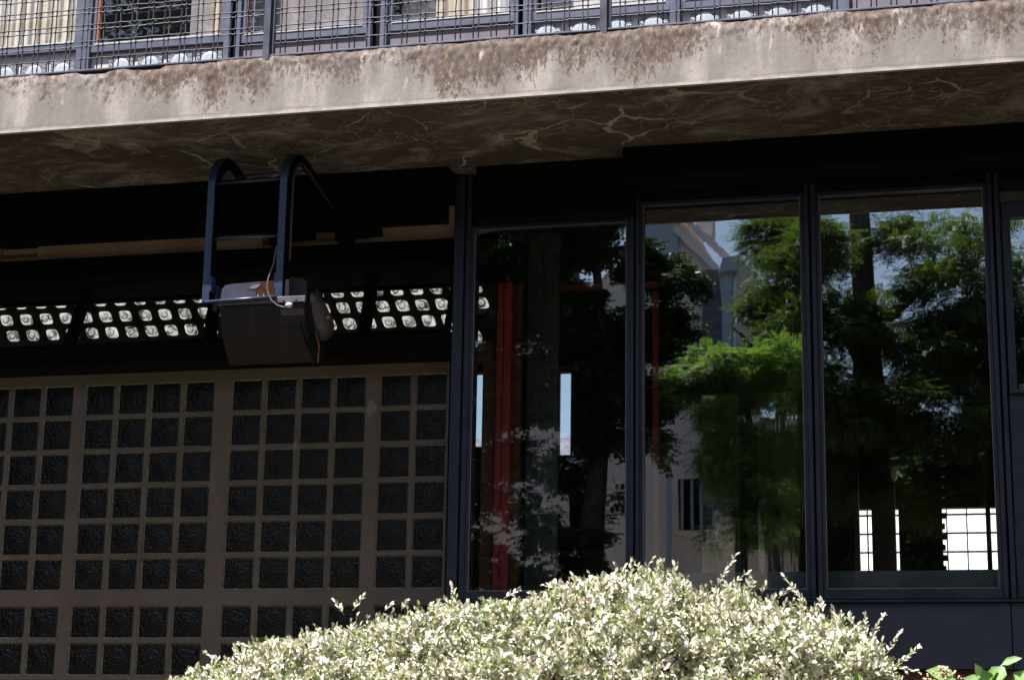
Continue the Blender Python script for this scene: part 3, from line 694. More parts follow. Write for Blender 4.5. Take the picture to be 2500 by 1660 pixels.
q = MB(); q.tube([(x0+.02+.0,-.985,zb_l+.003+0),(x1-.02,-.985+.19,zb_l+.003)], .001, 4)
# flanged upper edge with screws
q = MB(); q.box(x0-.015, x1+.012, -1.012, -.985, ztop-.008, ztop+.030, 0, .003)
for px in (548, 617, 692, 723): X_ = at(px, 735, -1.01).x; q.dome((X_, -1.012, ztop+.008), .007, (0,-1,0), 8, 3, .8)
q.build('flange', flangem, HS)
# raised cap on top, rust patch and the flaked paint
cx0, cx1 = at(545,715,-.9).x, at(752,700,-.9).x; zc = at(600,697,-.9).z; zc0 = ztop
capp = [(cx0, zc0), (cx0+.012, zc-.03), (cx0+.035, zc-.006), (cx0+.07, zc), (cx1-.11, zc+.012), (cx1-.1, zc0)]
q = MB(); q.prism_y([(x, z) for x, z in capp][::-1], -.95, -.66); q.build('cap', lamptop, HS)
q = MB(); q.prism_y([(cx1-.104, zc0-.0), (cx1-.104, zc+.022), (cx1-.03, zc+.016), (cx1+.012, zc-.005), (cx1+.012, zc0)][::-1], -.95, -.66); q.build('end_cap', lampm, HS)
a_, b_ = at(625,700,-.953), at(672,700,-.953)
q = MB(); q.prism_y([(a_.x, zc0+.03), (b_.x, zc0+.03), (b_.x-.004, zc+.006), (a_.x+.03, zc+.004), (a_.x+.004, zc-.02)], -.956, -.9502); q.build('rust_patch', rustm, HS)
a_, b_ = at(609,700,-.957), at(638,700,-.957); zz3 = at(620,699,-.957).z
q = MB(); q.prism_y([(a_.x, zz3-.008), (a_.x+.03, zz3-.018), (b_.x-.02, zz3-.008), (b_.x-.01, zz3+.002), (b_.x, zz3+.01), (a_.x+.03, zz3+.008)], -.962, -.957); q.build('paint_flake', whitep, HS)
# saddle bolts
q = MB()
for px in (628, 642): X_ = at(px, 715, -1.0).x; q.tube([(X_,-.985,ztop+.02),(X_,-.985,ztop+.055)], .003, 6); q.tube([(X_,-.985,ztop+.024),(X_,-.985,ztop+.032)], .008, 6)
q.build('bolt', steel, HS)
# cross tube
q = MB(); zq = at(600,730,-1.02).z; q.tube([(xl+.01,-1.02,zq-.008),(xr-.005,-1.02,zq+.006)], .0105, 12); q.build('cross_tube', brblue, lampo)
# side drum: a bent rounded hood
q = MB(); A0 = at(748,728,-.85); A1 = at(765,752,-.8); A2 = at(780,790,-.74); A3 = at(795,822,-.68)
q.tube([A0+Vector((-.02,0,.0)), A0, (A0+A1)/2, A1, A2, (A2+A3)/2, A3, A3+Vector((.004,.01,-.008))], [.02,.052,.068,.078,.086,.080,.055,.02], 22); q.build('side_drum', drumm, lampo)
q = MB(); arc = [at(744,695,-.84), at(760,697,-.82), at(776,708,-.8), at(787,728,-.78), at(788,748,-.77)]
for i in range(len(arc)-1):
    a, b = arc[i], arc[i+1]; q.hexa([a+Vector((0,0,-.05)), b+Vector((0,0,-.05)), b+Vector((0,.05,-.05)), a+Vector((0,.05,-.05)), a, b, b+Vector((0,.05,0)), a+Vector((0,.05,0))])
q.build('drum_strap', lampm, lampo)
q = MB(); c_ = at(748,704,-.85); q.dome(c_+Vector((0,-.01,0)), .018, (0.2,-1,0), 10, 4, 1.0); q.build('hinge_pin', rustm, lampo); q = MB(); c_ = at(801,776,-.82); q.dome(c_, .014, (0.4,-1,0), 8, 3); q.build('hinge_pin', rustm, lampo)
q = MB(); e0, e1 = at(779,845,-.8), at(776,884,-.79); q.tube([at(770,810,-.84), e0, e1], [.003,.006,.006], 6); q.build('rusty_edge', rustm, HS)
# right cheek flare
ck = MB(); pr = [at(731,732,-1.0), at(734,790,-.98), at(745,840,-.93), at(776,886,-.79), at(780,845,-.76), at(757,790,-.86), at(741,740,-.97)]
ck.add([p for p in pr]+[p+Vector((.004,.012,0)) for p in pr], [tuple(range(7)), tuple(range(13,6,-1))] + [((i+1)%7, i, 7+i, 7+(i+1)%7) for i in range(7)], 0); ck.build('cheek', lampm, HS)
# cable with its cream plug
q = MB(); cp = [at(x_,y_,yy) for x_,y_,yy in ((676,600,-.985),(671,625,-.99),(668,645,-1.0),(661,662,-1.01),(655,680,-1.02),(652,700,-1.03),(655,718,-1.035),(662,733,-1.04),(676,745,-1.04),(690,750,-1.035),(704,748,-1.03))]
q.tube(cp, .0055, 8); q.build('cable', cablem, lampo)
q = MB(); p_ = at(706,746,-1.02); q.tube([p_+Vector((-.012,-.01,0)), p_+Vector((-.008,-.012,0)), p_+Vector((.012,-.006,0)), p_+Vector((.016,0,0))], [.012,.017,.017,.012], 12); q.build('plug', knob, lampo)

# ================================================================= things inside the ground floor
def bar_obj(name, px0, px1, py0, py1, Y, mat, label, cat, dep_=.06, group=None, extra=None):
    a, b = at(px0, (py0+py1)/2, Y), at(px1, (py0+py1)/2, Y); zt_, zb_ = at(px0, py0, Y).z, at(px0, py1, Y).z
    q = MB(); q.box(a.x, b.x, Y, Y+dep_, zb_, zt_, 0, .003)
    if extra: extra(q, a.x, b.x, zb_, zt_)
    o_ = q.build(name, mat, org=((a.x+b.x)/2, Y, zb_)); return tag(o_, label, cat, group)
pf = empty('partition_frame', (-2.6,.5,.25), 'red painted steel partition frame behind the leftmost big window', 'partition')
def pbar(name, px0, px1, py0, py1, Y, mat, dep_=.05):
    a, b = at(px0, (py0+py1)/2, Y), at(px1, (py0+py1)/2, Y); zt_, zb_ = at(px0, py0, Y).z, at(px0, py1, Y).z
    q = MB(); q.box(a.x, b.x, Y, Y+dep_, zb_, zt_, 0, .003); return q.build(name, mat, pf)
pbar('upright', 1207, 1222, 690, 1600, .50, red, .08); pbar('upright', 1224, 1243, 690, 1600, .49, red)
pbar('upright', 1593, 1607, 712, 1600, 1.9, red); pbar('crossbar', 1340, 1606, 698, 711, 1.9, red); pbar('upright', 1326, 1339, 698, 1600, 1.95, red)
pbar('wood_upright', 1172, 1204, 880, 1600, .56, brown); pbar('wood_panel', 1140, 1204, 835, 885, .56, brown)
pbar('wood_upright', 1246, 1268, 690, 1600, .58, brown)
sc = empty('steel_column', (-2.7,1.0,.25), 'black riveted steel column standing behind the leftmost big window', 'column')
a, b = at(1284,1100,1.0).x, at(1360,1100,1.0).x; wd = b-a
q = MB(); q.box(a, a+wd*.44, 1.0, 1.03, .25, 3.9, 0, .003); q.build('flange', steel, sc)
q = MB(); q.box(a+wd*.56, b, 1.0, 1.03, .25, 3.9, 0, .003); q.build('flange', steel, sc)
q = MB(); q.box(a+wd*.2, b-wd*.2, 1.02, 1.25, .25, 3.9, 0); q.build('web', steel, sc)
rv = MB()
rv.dome((0,0,0), .024, (0,-1,0), 10, 4, .8); rvm = rv.mesh('rivet', [steel])
for k in range(22):
    z_ = .45+k*.158
    for fx in (.22,.78): inst('rivet', rvm, (a+wd*fx, 1.0, z_), sc)
# inner glazed screen behind the middle window
isn = empty('inner_glass_screen', (-1.4,.55,.3), 'inner glazed screen with a dark upright behind the middle big window', 'glass screen')
a0, a1, am, an = at(1712,1200,.55), at(1950,1200,.55), at(1806,1200,.55), at(1850,1200,.55); zt_ = at(1800,958,.55).z
q = MB(); q.box(am.x, an.x, .54, .60, .3, zt_+.02, 0, .003); q.box(a0.x-.01, am.x, .54, .6, zt_, zt_+.02, 0); q.box(an.x, a1.x+.02, .54, .6, zt_, zt_+.02, 0); q.box(a1.x, a1.x+.02, .54, .6, .3, zt_, 0); q.build('frame', black, isn)
def rotpane(x0, x1, yaw_, tilt):
    cx = (x0+x1)/2; h = (x1-x0)/2; z0, z1 = .5, zt_; v = []
    for x, z in ((-h,z0),(h,z0),(h,z1),(-h,z1)): v.append((cx+x*math.cos(yaw_), .57+x*math.sin(yaw_)+(z-z0)*tilt, z))
    v2 = [(x, y+.006, z) for x, y, z in v]; q = MB(); q.hexa([v[0],v[1],v2[1],v2[0],v[3],v[2],v2[2],v2[3]]); q.build('pane', pane_in, isn)
rotpane(a0.x, am.x-.001, .006, .004); rotpane(an.x+.001, a1.x-.001, -.010, -.004)

# ================================================================= foliage
def leaves(name, base, dirv, nrm, L, W, mat, parent=None, org=None, rnd=None, fold=.25):
    """one folded oval leaf (two faces) per row"""
    n = len(base); d = dirv/np.linalg.norm(dirv, axis=1, keepdims=True)
    s = np.cross(d, nrm); s /= np.linalg.norm(s, axis=1, keepdims=True)+1e-9; u = np.cross(s, d)
    L = L.reshape(-1,1); W = W.reshape(-1,1)
    P0 = base; l1 = base+d*L*.32+s*W*.5+u*W*fold; l2 = base+d*L*.72+s*W*.4+u*W*fold*.8; tp_ = base+d*L-u*L*.06
    r2 = base+d*L*.72-s*W*.4+u*W*fold*.8; r1 = base+d*L*.32-s*W*.5+u*W*fold
    V = np.stack([P0,l1,l2,tp_,r2,r1], axis=1).reshape(-1,3)
    off = np.array(root_loc(parent) if parent else Vector(org or (0,0,0))); V = V-off
    o6 = np.arange(n)*6
    F = np.stack([o6,o6+3,o6+2,o6+1, o6,o6+5,o6+4,o6+3], axis=1).reshape(-1)
    me = bpy.data.meshes.new(name); me.vertices.add(6*n); me.vertices.foreach_set('co', V.reshape(-1).astype(np.float32))
    me.loops.add(8*n); me.loops.foreach_set('vertex_index', F.astype(np.int32)); me.polygons.add(2*n)
    me.polygons.foreach_set('loop_start', np.arange(2*n, dtype=np.int32)*4)
    try: me.polygons.foreach_set('loop_total', np.full(2*n, 4, dtype=np.int32))
    except Exception: pass
    me.materials.append(mat.m); at_ = me.attributes.new('rnd', 'FLOAT', 'FACE')
    r_ = rng.random(n) if rnd is None else rnd; at_.data.foreach_set('value', np.repeat(r_, 2).astype(np.float32))
    me.update(calc_edges=True); me.validate()
    ob = bpy.data.objects.new(name, me); COL.objects.link(ob)
    if parent: ob.parent = parent
    else: ob.location = off
    return ob
# ---- the clipped shrub in front
YBU = -1.95
sil = [(430,1700),(480,1655),(540,1625),(600,1600),(700,1558),(780,1535),(868,1518),(950,1502),(1030,1490),(1100,1476),(1200,1468),(1300,1460),(1400,1442),(1460,1422),(1510,1398),(1560,1382),(1610,1388),(1680,1408),(1760,1428),(1850,1448),(1950,1478),(2030,1506),(2100,1530),(2140,1560),(2170,1600),(2188,1650),(2196,1720)]
sx = np.array([at(x,y,YBU).x for x,y in sil]); sz = np.array([at(x,y,YBU).z for x,y in sil])-.050
sx = np.concatenate([[-5.2], sx, [-.27,-.2]]); sz = np.concatenate([[-.2], sz, [-.3,-1.2]])
def ztop_(x):
    x = np.atleast_1d(x); return np.interp(x, sx, sz) + .030*np.sin(x*11+1.3*np.sin(x*5))*np.sin(x*4.3+.5) + .014*np.sin(x*31+2*np.sin(x*13))
shrub = empty('clipped_shrub', (-2, -2.5, -1.5), 'broad rounded sunlit shrub of tiny pale leaves under the big windows', 'shrub')
n = 150000
X = rng.uniform(-5.0, -.22, n); T = rng.random(n)**.8
xe = -.24
def surf(X, T):                                             # T 0 at the crest, 1 low at the front
    zt = ztop_(X); th = T*math.pi*.5
    y = YBU - 1.15*np.sin(th); z = zt - 1.35*(1-np.cos(th))
    return y, z
Y, Z = surf(X, T)
lump = np.array([mno.noise(Vector((x*3.1, y*3.1, z*3.1))) for x, y, z in zip(X, Y, Z)])*.20 + np.array([mno.noise(Vector((x*10, y*10, z*10))) for x, y, z in zip(X, Y, Z)])*.12
dz = ztop_(X+.05)-ztop_(X-.05)
N_ = np.stack([-dz/.1*.8, -np.sin(T*math.pi*.5), np.cos(T*math.pi*.5)+.15], 1); N_ /= np.linalg.norm(N_, axis=1, keepdims=True)
inn = rng.exponential(.05, n); Pn = np.stack([X, Y, Z], 1) + N_*(lump*np.clip(T*3,.25,1)-inn)[:,None]
# back side thickness so that the crest is not a cut-out
bk = rng.random(n) < .22; Pn[bk,1] = YBU + rng.random(bk.sum())*.5; Pn[bk,2] = ztop_(Pn[bk,0]) - ((Pn[bk,1]-YBU)/.5)**2*.25 - rng.exponential(.03, bk.sum())
# open gaps
ex = 45000; Xe = rng.uniform(-4.6,-.45,ex); Ze = ztop_(Xe) - .10 - rng.random(ex)*1.1; Ye = YBU + .1 + rng.normal(0,.12,ex) - .35*np.clip(ztop_(Xe)-.10-Ze,0,1)
Pn = np.concatenate([Pn, np.stack([Xe,Ye,Ze],1)]); N_ = np.concatenate([N_, np.tile(np.array([0,-.8,.6]),(ex,1))])
keep = np.array([mno.noise(Vector((x*7+50, y*7, z*7))) for x, y, z in Pn]) > -.30
Pn, N_ = Pn[keep], N_[keep]; n = len(Pn)
D_ = N_*.5 + rng.normal(0,.6,(n,3)) + np.array([0,0,.25]); U_ = N_*.4 + np.array([0,-.1,.7]) + rng.normal(0,.42,(n,3))
L_ = rng.uniform(.020,.040,n); leaves('foliage', Pn, D_, U_, L_, L_*rng.uniform(.48,.66,n), bushleaf, shrub)
tw = MB(); LB, LD, LN = [], [], []
def shoot(p0, p1, nl=7, r=.0028, ls=.03):
    p0, p1 = Vector(p0), Vector(p1); mid = (p0+p1)/2+Vector((random.uniform(-.01,.01),0,random.uniform(-.006,.01))); L = (p1-p0).length
    tw.tube([p0, mid, p1], [r, r*.8, r*.45], 5); ax = (p1-p0).normalized()
    for k in range(nl):
        t = .25+.75*k/(nl-1); p = p0.lerp(p1, t) if t < .5 else p0.lerp(p1, t)
        a = k*2.4+random.random(); side = Vector((math.cos(a), -.3, math.sin(a)*.5))
        for sgn in (1, -1):
            if sgn < 0 and random.random() < .35: continue
            LB.append(p); LD.append(ax*.9+side*sgn*.75); LN.append(Vector((random.uniform(-.4,.4),-.5,.8)))
    LB.append(p1); LD.append(ax); LN.append(Vector((0,-.6,.6)))
for (x0_, y0_, x1_, y1_) in ((860,1490,885,1456),(840,1500,818,1470),(940,1490,951,1478),(1570,1400,1546,1368),(1560,1400,1592,1366),(1600,1400,1610,1378),(1745,1440,1795,1357),(1770,1440,1825,1398),
        (1985,1500,1915,1408),(2050,1520,2035,1487),(2120,1570,2155,1506),(2115,1560,2113,1502),(2160,1600,2195,1548),(2170,1640,2240,1583),(2150,1620,2238,1640),(1900,1460,1925,1440),(2080,1530,2074,1503),
        (1230,1460,1262,1442),(1110,1460,1103,1432),(980,1490,992,1470),(700,1560,660,1562),(620,1585,600,1575),(1440,1430,1400,1405),(1390,1440,1330,1428),(540,1620,505,1595),(480,1660,470,1636),(1960,1480,1950,1455),(2010,1500,2005,1470),(1860,1450,1866,1430)):
    yy = YBU-random.uniform(0,.12); shoot(at(x0_,y0_,yy), at(x1_,y1_,yy), nl=max(4, int(math.hypot(x1_-x0_,y1_-y0_)/11)))
for k in range(900):
    X_ = random.uniform(-4.3,-.3); T_ = random.random()**1.6; y_, z_ = surf(np.array([X_]), np.array([T_])); p0 = Vector((X_, float(y_[0]), float(z_[0])-.03))
    l_ = random.uniform(.04,.11); shoot(p0, p0+Vector((random.uniform(-.5,.5), random.uniform(-.7,.1), random.uniform(.5,1))).normalized()*l_, 4, .0018, .024)
tw.build('foliage', twig, shrub)  # thin twig stems of the shoots, no leaves in this mesh
LB, LD, LN = np.array([v[:] for v in LB]), np.array([v[:] for v in LD]), np.array([v[:] for v in LN]); ll_ = rng.uniform(.022,.036,len(LB))
leaves('foliage', LB, LD, LN, ll_, ll_*.42, bushleaf, shrub, fold=.2)
st = MB()
for k in range(26):
    X_ = random.uniform(-3.9,-.5); b0 = Vector((-2.2+(X_+2.2)*.35, -2.3+random.uniform(-.3,.3), -1.5)); zt_ = float(ztop_(np.array([X_]))[0]); b1 = Vector((X_, -2.25, zt_-.25))
    st.tube([b0, b0.lerp(b1,.5)+Vector((random.uniform(-.1,.1),0,.1)), b1], [.02,.012,.005], 6)
st.build('stem', bark, shrub)
# ---- broad-leaved plant low on the right
hy = empty('broad_leaved_plant', (-.05,-2.2,-1.5), 'broad leaved green plant with a dried flower head at the lower right corner', 'plant')
BL = [((2262,1668),(2205,-20)),]
def bigl(px, py, dx, dy, L, W, yy=-2.2): return (at(px,py,yy), (dx, -.25, dy), L, W)
BLs = [bigl(2340,1668,-1,.45,.16,.095), bigl(2400,1668,-.3,.9,.10,.05), bigl(2395,1672,.9,.9,.11,.05), bigl(2440,1655,-.5,-.8,.10,.08), bigl(2445,1622,1,.35,.10,.045), bigl(2452,1625,-.55,-.75,.12,.085), bigl(2475,1640,.8,-.6,.12,.09),
       bigl(2350,1675,.6,.35,.10,.06), bigl(2500,1655,.5,.4,.14,.09), bigl(2085,1668,.5,.7,.06,.035,-2.6), bigl(2060,1672,-.7,.4,.08,.04,-2.6), bigl(2300,1690,.3,.7,.1,.07), bigl(2420,1690,-.2,.6,.12,.08)]
leaves('foliage', np.array([b[0][:] for b in BLs]), np.array([b[1] for b in BLs]), np.array([(random.uniform(-.2,.2),-.75,.6) for _ in BLs]), np.array([b[2] for b in BLs]), np.array([b[3] for b in BLs]), bigleaf, hy, fold=.18)
q = MB()
for p, dd, L, W in BLs: q.tube([Vector((-.05+random.uniform(-.1,.1),-2.1,-1.5)), Vector((p.x*.7,-2.15,-.3)), p], [.008,.006,.003], 5)
q.build('stem', twig, hy)
q = MB()
for k in range(260):
    t = random.random(); px = 2300+random.gauss(0,1)*(6+26*t); py = 1628+48*t; q.dome(at(px, py+random.uniform(-4,4), -2.2+random.uniform(-.03,.03)), random.uniform(.004,.007), (random.uniform(-1,1),-1,random.uniform(-.2,1)), 5, 2, .9)
q.build('blossom', dryflower, hy)

# ---- trees in the garden, seen mirrored in the panes
def tree(name, label, trunk, limbs, crowns, mat, nfr, fl_=.30, lf=(.055,.022), npair=7, group='trees of the garden mirrored in the panes', droop=.35):
    t0 = trunk[0][0]; root = empty(name, (t0[0], t0[1], -1.5), label, 'tree', group)
    q = MB(); q.tube([p for p, r in trunk], [r for p, r in trunk], 12)
    for lb in limbs: q.tube([p for p, r in lb], [r for p, r in lb], 8)
    q.build('trunk', bark, root)
    W_ = np.array([c[1][0]*c[1][1]*c[1][2]*c[2] for c in crowns]); W_ = W_/W_.sum(); ci = rng.choice(len(crowns), nfr, p=W_)
    C = np.array([c[0] for c in crowns])[ci]; Rr = np.array([c[1] for c in crowns])[ci]
    # boughs: points gather round sub-clumps inside each crown
    K_ = 16; sub = rng.normal(0,1,(len(crowns),K_,3)); sub /= np.linalg.norm(sub,axis=2,keepdims=True); sub *= rng.random((len(crowns),K_,1))**.4*.8
    sb_ = sub[ci, rng.integers(0,K_,nfr)]; off = sb_ + rng.normal(0,.17,(nfr,3))*np.array([1,1,.55])
    P = C + off*Rr; out = off/(np.linalg.norm(off,axis=1,keepdims=True)+1e-6)
    d = out*.7+rng.normal(0,.5,(nfr,3)); d[:,2] = d[:,2]*.5-droop*.3; d /= np.linalg.norm(d,axis=1,keepdims=True)
    B, Dd, Nn, Ls = [], [], [], []; side = np.cross(d, np.array([0,0,1.])); side /= np.linalg.norm(side,axis=1,keepdims=True)+1e-6; upv = np.cross(side, d)
    rn = []; fr_r = rng.random(nfr)
    for k in range(npair):
        t = (k+.6)/npair; pos = P + d*fl_*t - np.array([0,0,1.])*droop*fl_*t*t*.5
        for sg in (1,-1):
            B.append(pos); Dd.append(side*sg+d*.55+np.array([0,0,-.25])); Nn.append(upv+rng.normal(0,.25,(nfr,3))); Ls.append(np.full(nfr, lf[0]*(1-.45*abs(t-.5)))); rn.append(np.clip(fr_r+rng.normal(0,.1,nfr),0,1))
    B, Dd, Nn, Ls, rn = map(np.concatenate, (B, Dd, Nn, Ls, rn))
    leaves('crown', B, Dd, Nn, Ls, Ls*lf[1]/lf[0], mat, root, rnd=rn, fold=.1); return root
def cr(px, py, D, rx, rz, ry=None, wgt=1.): p = rf(px, py, D); return ((p.x,p.y,p.z), (rx, ry or rx, rz), wgt)
D1 = 15.0
tree('locust_tree', 'tall feathery leaved tree mirrored in the rightmost big window', [(Vector((rf(2140,1400,D1).x,-D1,-1.5)),.34),(rf(2140,1400,D1),.30),(rf(2125,1000,D1),.24),(rf(2112,760,D1),.17),(rf(2098,520,D1),.15),(rf(2090,380,D1),.12)],
     [[(rf(2120,900,D1),.12),(rf(2050,800,D1-.4),.07),(rf(1960,700,D1-.8),.03)],[(rf(2118,820,D1),.12),(rf(2250,700,D1),.07),(rf(2330,620,D1),.03)],[(rf(2125,1000,D1),.1),(rf(2000,960,D1),.05),(rf(1880,930,D1),.02)],[(rf(2130,1050,D1),.1),(rf(2280,950,D1),.06),(rf(2400,860,D1),.02)]],
     [cr(1990,590,D1-1,.75,.45,wgt=1.3),cr(1930,700,D1-1,.6,.5),cr(2260,600,D1,.8,.5),cr(2390,560,D1-1,.5,.4),cr(2330,720,D1-.5,.9,.55,wgt=1.2),cr(2080,800,D1-1,.9,.5),cr(2250,860,D1-.5,1.,.5,wgt=1.2),cr(2120,1000,D1-1,1.1,.55,wgt=1.3),cr(2320,1020,D1-1,.8,.6),cr(1990,900,D1,.6,.5,wgt=.7),cr(2000,1130,D1,.9,.5),cr(2200,1180,D1,1.2,.6,wgt=1.3),cr(2500,800,D1,.8,1.6),cr(2400,760,D1,.5,.4,wgt=1.2),cr(2430,950,D1,.5,.4,wgt=1.2),cr(2040,690,D1,.4,.35),cr(1960,800,D1,.6,.4),cr(2180,560,D1,.35,.3,wgt=.8),cr(2370,880,D1,.6,.35),cr(2440,1000,D1,.5,.6,wgt=1.2),cr(2330,830,D1,.5,.4),cr(2450,640,D1,.35,.4,wgt=.8),cr(2420,1130,D1,.6,.5,wgt=1.2),cr(2400,1200,D1,.9,.8)], treeleaf, 25000)
D2 = 17.5
tree('locust_tree', 'light green feathery tree mirrored beside the sky in the middle big window', [(Vector((rf(1900,1400,D2).x,-D2,-1.5)),.22),(rf(1905,1300,D2),.2),(rf(1915,1000,D2),.14),(rf(1905,700,D2),.08),(rf(1890,560,D2),.03)],
     [[(rf(1915,1000,D2),.08),(rf(1850,860,D2),.05),(rf(1790,800,D2),.02)],[(rf(1915,900,D2),.07),(rf(1980,800,D2),.04),(rf(2010,760,D2),.02)]],
     [cr(1890,570,D2,.55,.42,wgt=1.2),cr(1940,640,D2,.45,.5),cr(1850,610,D2,.3,.25,wgt=.7),cr(1910,760,D2,.55,.5,wgt=1.2),cr(1850,760,D2,.4,.22),cr(1870,900,D2,.6,.35),cr(1940,930,D2,.5,.5,wgt=.7),cr(1800,950,D2,.6,.3),cr(1880,1100,D2,.7,.5,wgt=.8)], treeleaf, 7000)
D3 = 12.6
tree('leafy_shrub_tree', 'bright green low tree mirrored in the lower half of the middle big window', [(Vector((rf(1800,1400,D3).x,-D3,-1.5)),.1),(rf(1810,1300,D3),.08),(rf(1830,1050,D3),.05),(rf(1820,930,D3),.02)],
     [[(rf(1820,1100,D3),.04),(rf(1740,960,D3),.015)]],
     [cr(1760,900,D3,.75,.3,wgt=1.2),cr(1680,940,D3,.4,.2,wgt=.6),cr(1920,880,D3,.4,.3),cr(1840,930,D3,.5,.25),cr(1720,870,D3,.35,.12),cr(1850,1080,D3,.45,.35,wgt=1.2),cr(1760,1060,D3,.4,.3),cr(1900,1200,D3,.5,.4,wgt=.8),cr(1780,1200,D3,.35,.3,wgt=.7),cr(1800,1120,D3,.5,.4),cr(1930,1080,D3,.4,.4),cr(1740,980,D3,.4,.3),cr(1860,1280,D3,.5,.35,wgt=.7),cr(1760,1300,D3,.25,.25,wgt=.5)], brightleaf, 8500, .22, (.045,.018))
D4 = 13.5
tree('dark_tree', 'dark broad leaved tree mirrored across the leftmost big window', [(Vector((rf(1440,1400,D4).x,-D4,-1.5)),.2),(rf(1445,1300,D4),.17),(rf(1470,1000,D4),.12),(rf(1460,700,D4),.07),(rf(1450,560,D4),.03)],
     [[(rf(1465,950,D4),.07),(rf(1560,800,D4),.04),(rf(1640,740,D4),.02)],[(rf(1465,850,D4),.07),(rf(1360,700,D4),.04),(rf(1260,640,D4),.02)],[(rf(1465,1000,D4),.06),(rf(1330,960,D4),.03),(rf(1230,900,D4),.015)]],
     [cr(1570,640,D4,.5,.35),cr(1660,690,D4,.35,.3),cr(1590,800,D4,.6,.4,wgt=1.3),cr(1560,950,D4,.6,.4,wgt=1.3),cr(1300,640,D4,.7,.3,wgt=.9),cr(1430,600,D4,.5,.3),cr(1430,760,D4,.7,.5,wgt=1.2),cr(1490,1060,D4,.5,.3),cr(1290,860,D4,.4,.3,wgt=.5),cr(1400,1000,D4,.45,.35,wgt=.8),cr(1580,1060,D4,.35,.22),cr(1180,640,D4,.5,.3,wgt=.7),cr(1060,700,D4,.9,.7),cr(1380,1150,D4,.4,.22,wgt=.5),cr(1600,1100,D4-1,.2,.2,wgt=.5),cr(1330,1250,D4,.3,.25,wgt=.35),cr(1230,1000,D4,.5,.6,wgt=1.),cr(1180,850,D4,.5,.6),cr(1330,950,D4,.6,.5),cr(1420,880,D4,.6,.5),cr(1250,750,D4,.7,.5),cr(1500,900,D4,.5,.5),cr(1160,1200,D4,.35,.5,wgt=.7),cr(1250,1200,D4,.3,.4,wgt=.6),cr(1130,1420,D4,.4,.4,wgt=.7),cr(1420,1330,D4,.5,.3,wgt=.7),cr(1350,560,D4,.9,.3),cr(1150,560,D4,.7,.3),cr(1500,1220,D4,.25,.25,wgt=.4),cr(1200,1380,D4,.4,.3,wgt=.7),cr(1310,1300,D4,.35,.3,wgt=.7),cr(1430,1420,D4,.5,.3,wgt=.8),cr(1260,1120,D4,.45,.35,wgt=.8),cr(1400,1130,D4,.4,.25,wgt=.6),cr(1180,1100,D4,.4,.5,wgt=1.),cr(1290,1420,D4,.5,.35,wgt=.9),cr(1150,1300,D4,.3,.4,wgt=.8)], darkleaf, 32000, .2, (.085,.05), 3)

# ---- the house across the garden
DH = 23.0
oh = empty('garden_house', (rf(1400,1400,DH).x, -DH, -1.5), 'pink stuccoed house with slate roof and gable mirrored in the panes', 'house')
R = lambda x, y, D=DH: rf(x, y, D)
def quadwall(pts, D, th, mat, name, parent):
    q = MB(); P_ = [R(x, y, D) for x, y in pts]; n = len(P_)
    q.add([p for p in P_]+[p-Vector((0,th,0)) for p in P_], [tuple(range(n))[::-1], tuple(range(n,2*n))] + [(i, (i+1)%n, n+(i+1)%n, n+i) for i in range(n)]); return q.build(name, mat, parent)
W1 = quadwall([(1060,1900),(1060,930),(1330,780),(1652,540),(1690,545),(1770,690),(1770,1010),(1745,1030),(1745,1900)], DH, .3, stucco, 'wall', oh)
quadwall([(1745,1900),(1745,1000),(1770,1010),(1950,1030),(1950,1900)], DH+1.5, .3, stucco, 'wall', oh)
quadwall([(1650,520),(1660,510),(1800,640),(1790,655)], DH-.25, .2, trim, 'cornice', oh)
quadwall([(1640,560),(1652,550),(1770,665),(1762,680)], DH-.15, .2, trim, 'cornice', oh)
quadwall([(1560,640),(1560,500),(1650,500),(1656,520),(1654,640)], DH-.1, .2, zinc, 'roof', oh)
quadwall([(1700,520),(1738,520),(1738,575),(1700,560)], DH+.8, .5, trim, 'chimney', oh)
quadwall([(1715,660),(1752,655),(1775,900),(1788,1260),(1712,1230)], DH-.5, .1, slate, 'roof', oh)
dm = quadwall([(1760,665),(1788,662),(1788,1250),(1770,1240)], DH-.9, .7, zinc, 'dormer', oh)
quadwall([(1790,662),(1800,625),(1870,690),(1850,900),(1850,1250),(1790,1250)], DH-.85, .5, stucco, 'dormer', oh)
quadwall([(1752,668),(1764,632),(1800,622),(1796,660)], DH-1.0, .9, zinc, 'dormer_roof', oh)
quadwall([(1790,680),(1796,680),(1796,1250),(1790,1250)], DH-.95, .1, trim, 'corner_strip', oh)
quadwall([(1560,1235),(1690,1300),(1690,1318),(1560,1250)], DH-.3, .2, trim, 'cornice', oh) if False else None
wn = quadwall([(1655,1168),(1742,1166),(1742,1292),(1658,1294)], DH-.02, .05, black, 'window', oh)
for x_ in (1662,1686,1708,1738): quadwall([(x_,1170),(x_+6,1170),(x_+6,1290),(x_,1290)], DH-.05, .04, zinc, 'window_frame', wn)
quadwall([(1650,1294),(1746,1292),(1746,1302),(1650,1304)], DH-.08, .15, trim, 'sill', wn)
wn = quadwall([(1390,1150),(1460,1148),(1460,1290),(1390,1292)], DH-.02, .05, black, 'window', oh)
q = MB(); a, b = R(1633,1160,DH-.3), R(1639,1500,DH-.3); q.tube([Vector((a.x,a.y,a.z)), Vector((a.x,a.y,b.z))], .045, 10); q.build('downpipe', zinc, oh)
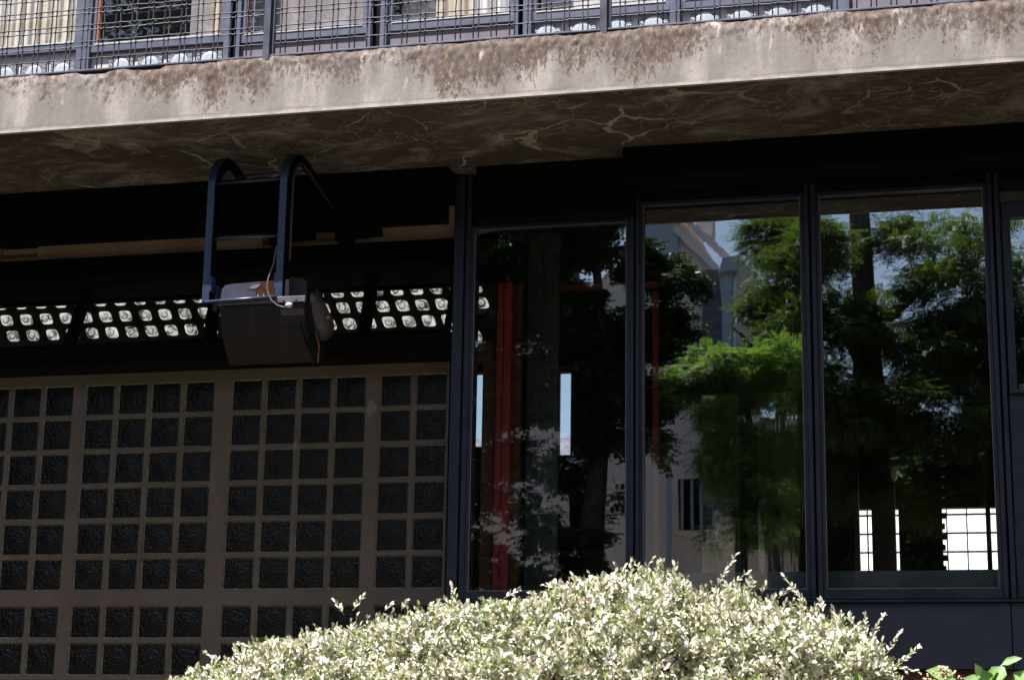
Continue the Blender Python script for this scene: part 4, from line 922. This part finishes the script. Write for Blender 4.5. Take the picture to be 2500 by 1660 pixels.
# tiled far roofs and a rear building visible through the slots of the room
rb = empty('rear_building', (-8,20,-1.5), 'grey slate roofed building seen through the narrow slots of the room', 'building')
a, b = at(1050,1025,20), at(1480,1120,20)
q = MB(); q.box(a.x-2, b.x+2, 20, 26, -1.5, b.z); q.build('wall', slate, rb)
q = MB(); q.prism_x([(19.7,b.z),(22,a.z),(26,a.z),(26.3,b.z)], a.x-2.2, b.x+2.2); q.build('roof', slate, rb)

# ---- a hedge, and unseen tall crowns and side walls added to cut sky light
tall = [(-13,-19,9.5),(-9,-30,13),(3.5,-30,13.5)]  # unseen trees added to block light from the sky in front
for i, (x_, y_, z_) in enumerate(tall):
    C_ = [((x_+random.uniform(-1.6,1.6), y_+random.uniform(-1.5,1.5), z_+2.2+random.uniform(-.6,2.6)), (2.6,2.6,1.7), 1.) for _ in range(5)]
    tree('plane_tree', ['tall plane tree over the left of the garden','tall plane tree left behind the pink house','tall plane tree right behind the pink house'][i],
         [(Vector((x_,y_,-1.5)),.3),(Vector((x_,y_,4)),.26),(Vector((x_+.3,y_,z_+2)),.14)], [], C_, darkleaf, 5200, .4, (.17,.12), 2)
hg = empty('hedge', (.5,-20,-1.5), 'dark leafy hedge mirrored in the lower half of the rightmost big window', 'hedge')
n = 60000; a_, b_ = rf(1900,1040,20).x, rf(2900,1040,20).x; zt_ = rf(2200,1020,20).z
P_ = np.stack([rng.uniform(a_, b_, n), -20+rng.exponential(.15,n)*-1, -1.5+(zt_+1.5)*rng.random(n)**.8], 1)
P_[:,2] += np.array([mno.noise(Vector((x*.9, y*.9, z*.9))) for x, y, z in P_])*.9; P_[:,1] += np.array([mno.noise(Vector((x*1.7, 4, z*1.7))) for x, y, z in P_])*.7
L_ = rng.uniform(.07,.13,n); leaves('foliage', P_, rng.normal(0,1,(n,3))+np.array([0,.4,-.2]), rng.normal(0,.5,(n,3))+np.array([0,.5,.6]), L_, L_*.6, darkleaf, hg)
q = MB(); q.box(a_, b_, -20.9, -20.5, -1.5, zt_-.2); q.build('stem', bark, hg)
pw_ = Mat('party_wall_ivy', (.07,.075,.05), .9); pw_.color(pw_.ramp(pw_.noise(1.2,6), [(.35,(.03,.045,.015)),(.6,(.12,.1,.08))]))
for x0_, x1_, lb in ((-14.4,-14,'tall ivy grown party wall on the left side of the garden'),(6,6.4,'tall ivy grown party wall on the right side of the garden')):
    q = MB(); q.box(x0_, x1_, -34, 4, -1.5, 9.5); tag(q.build('garden_wall', pw_, org=(x0_,-15,-1.5)), lb, 'wall')  # unseen side walls added to dim the light from both sides
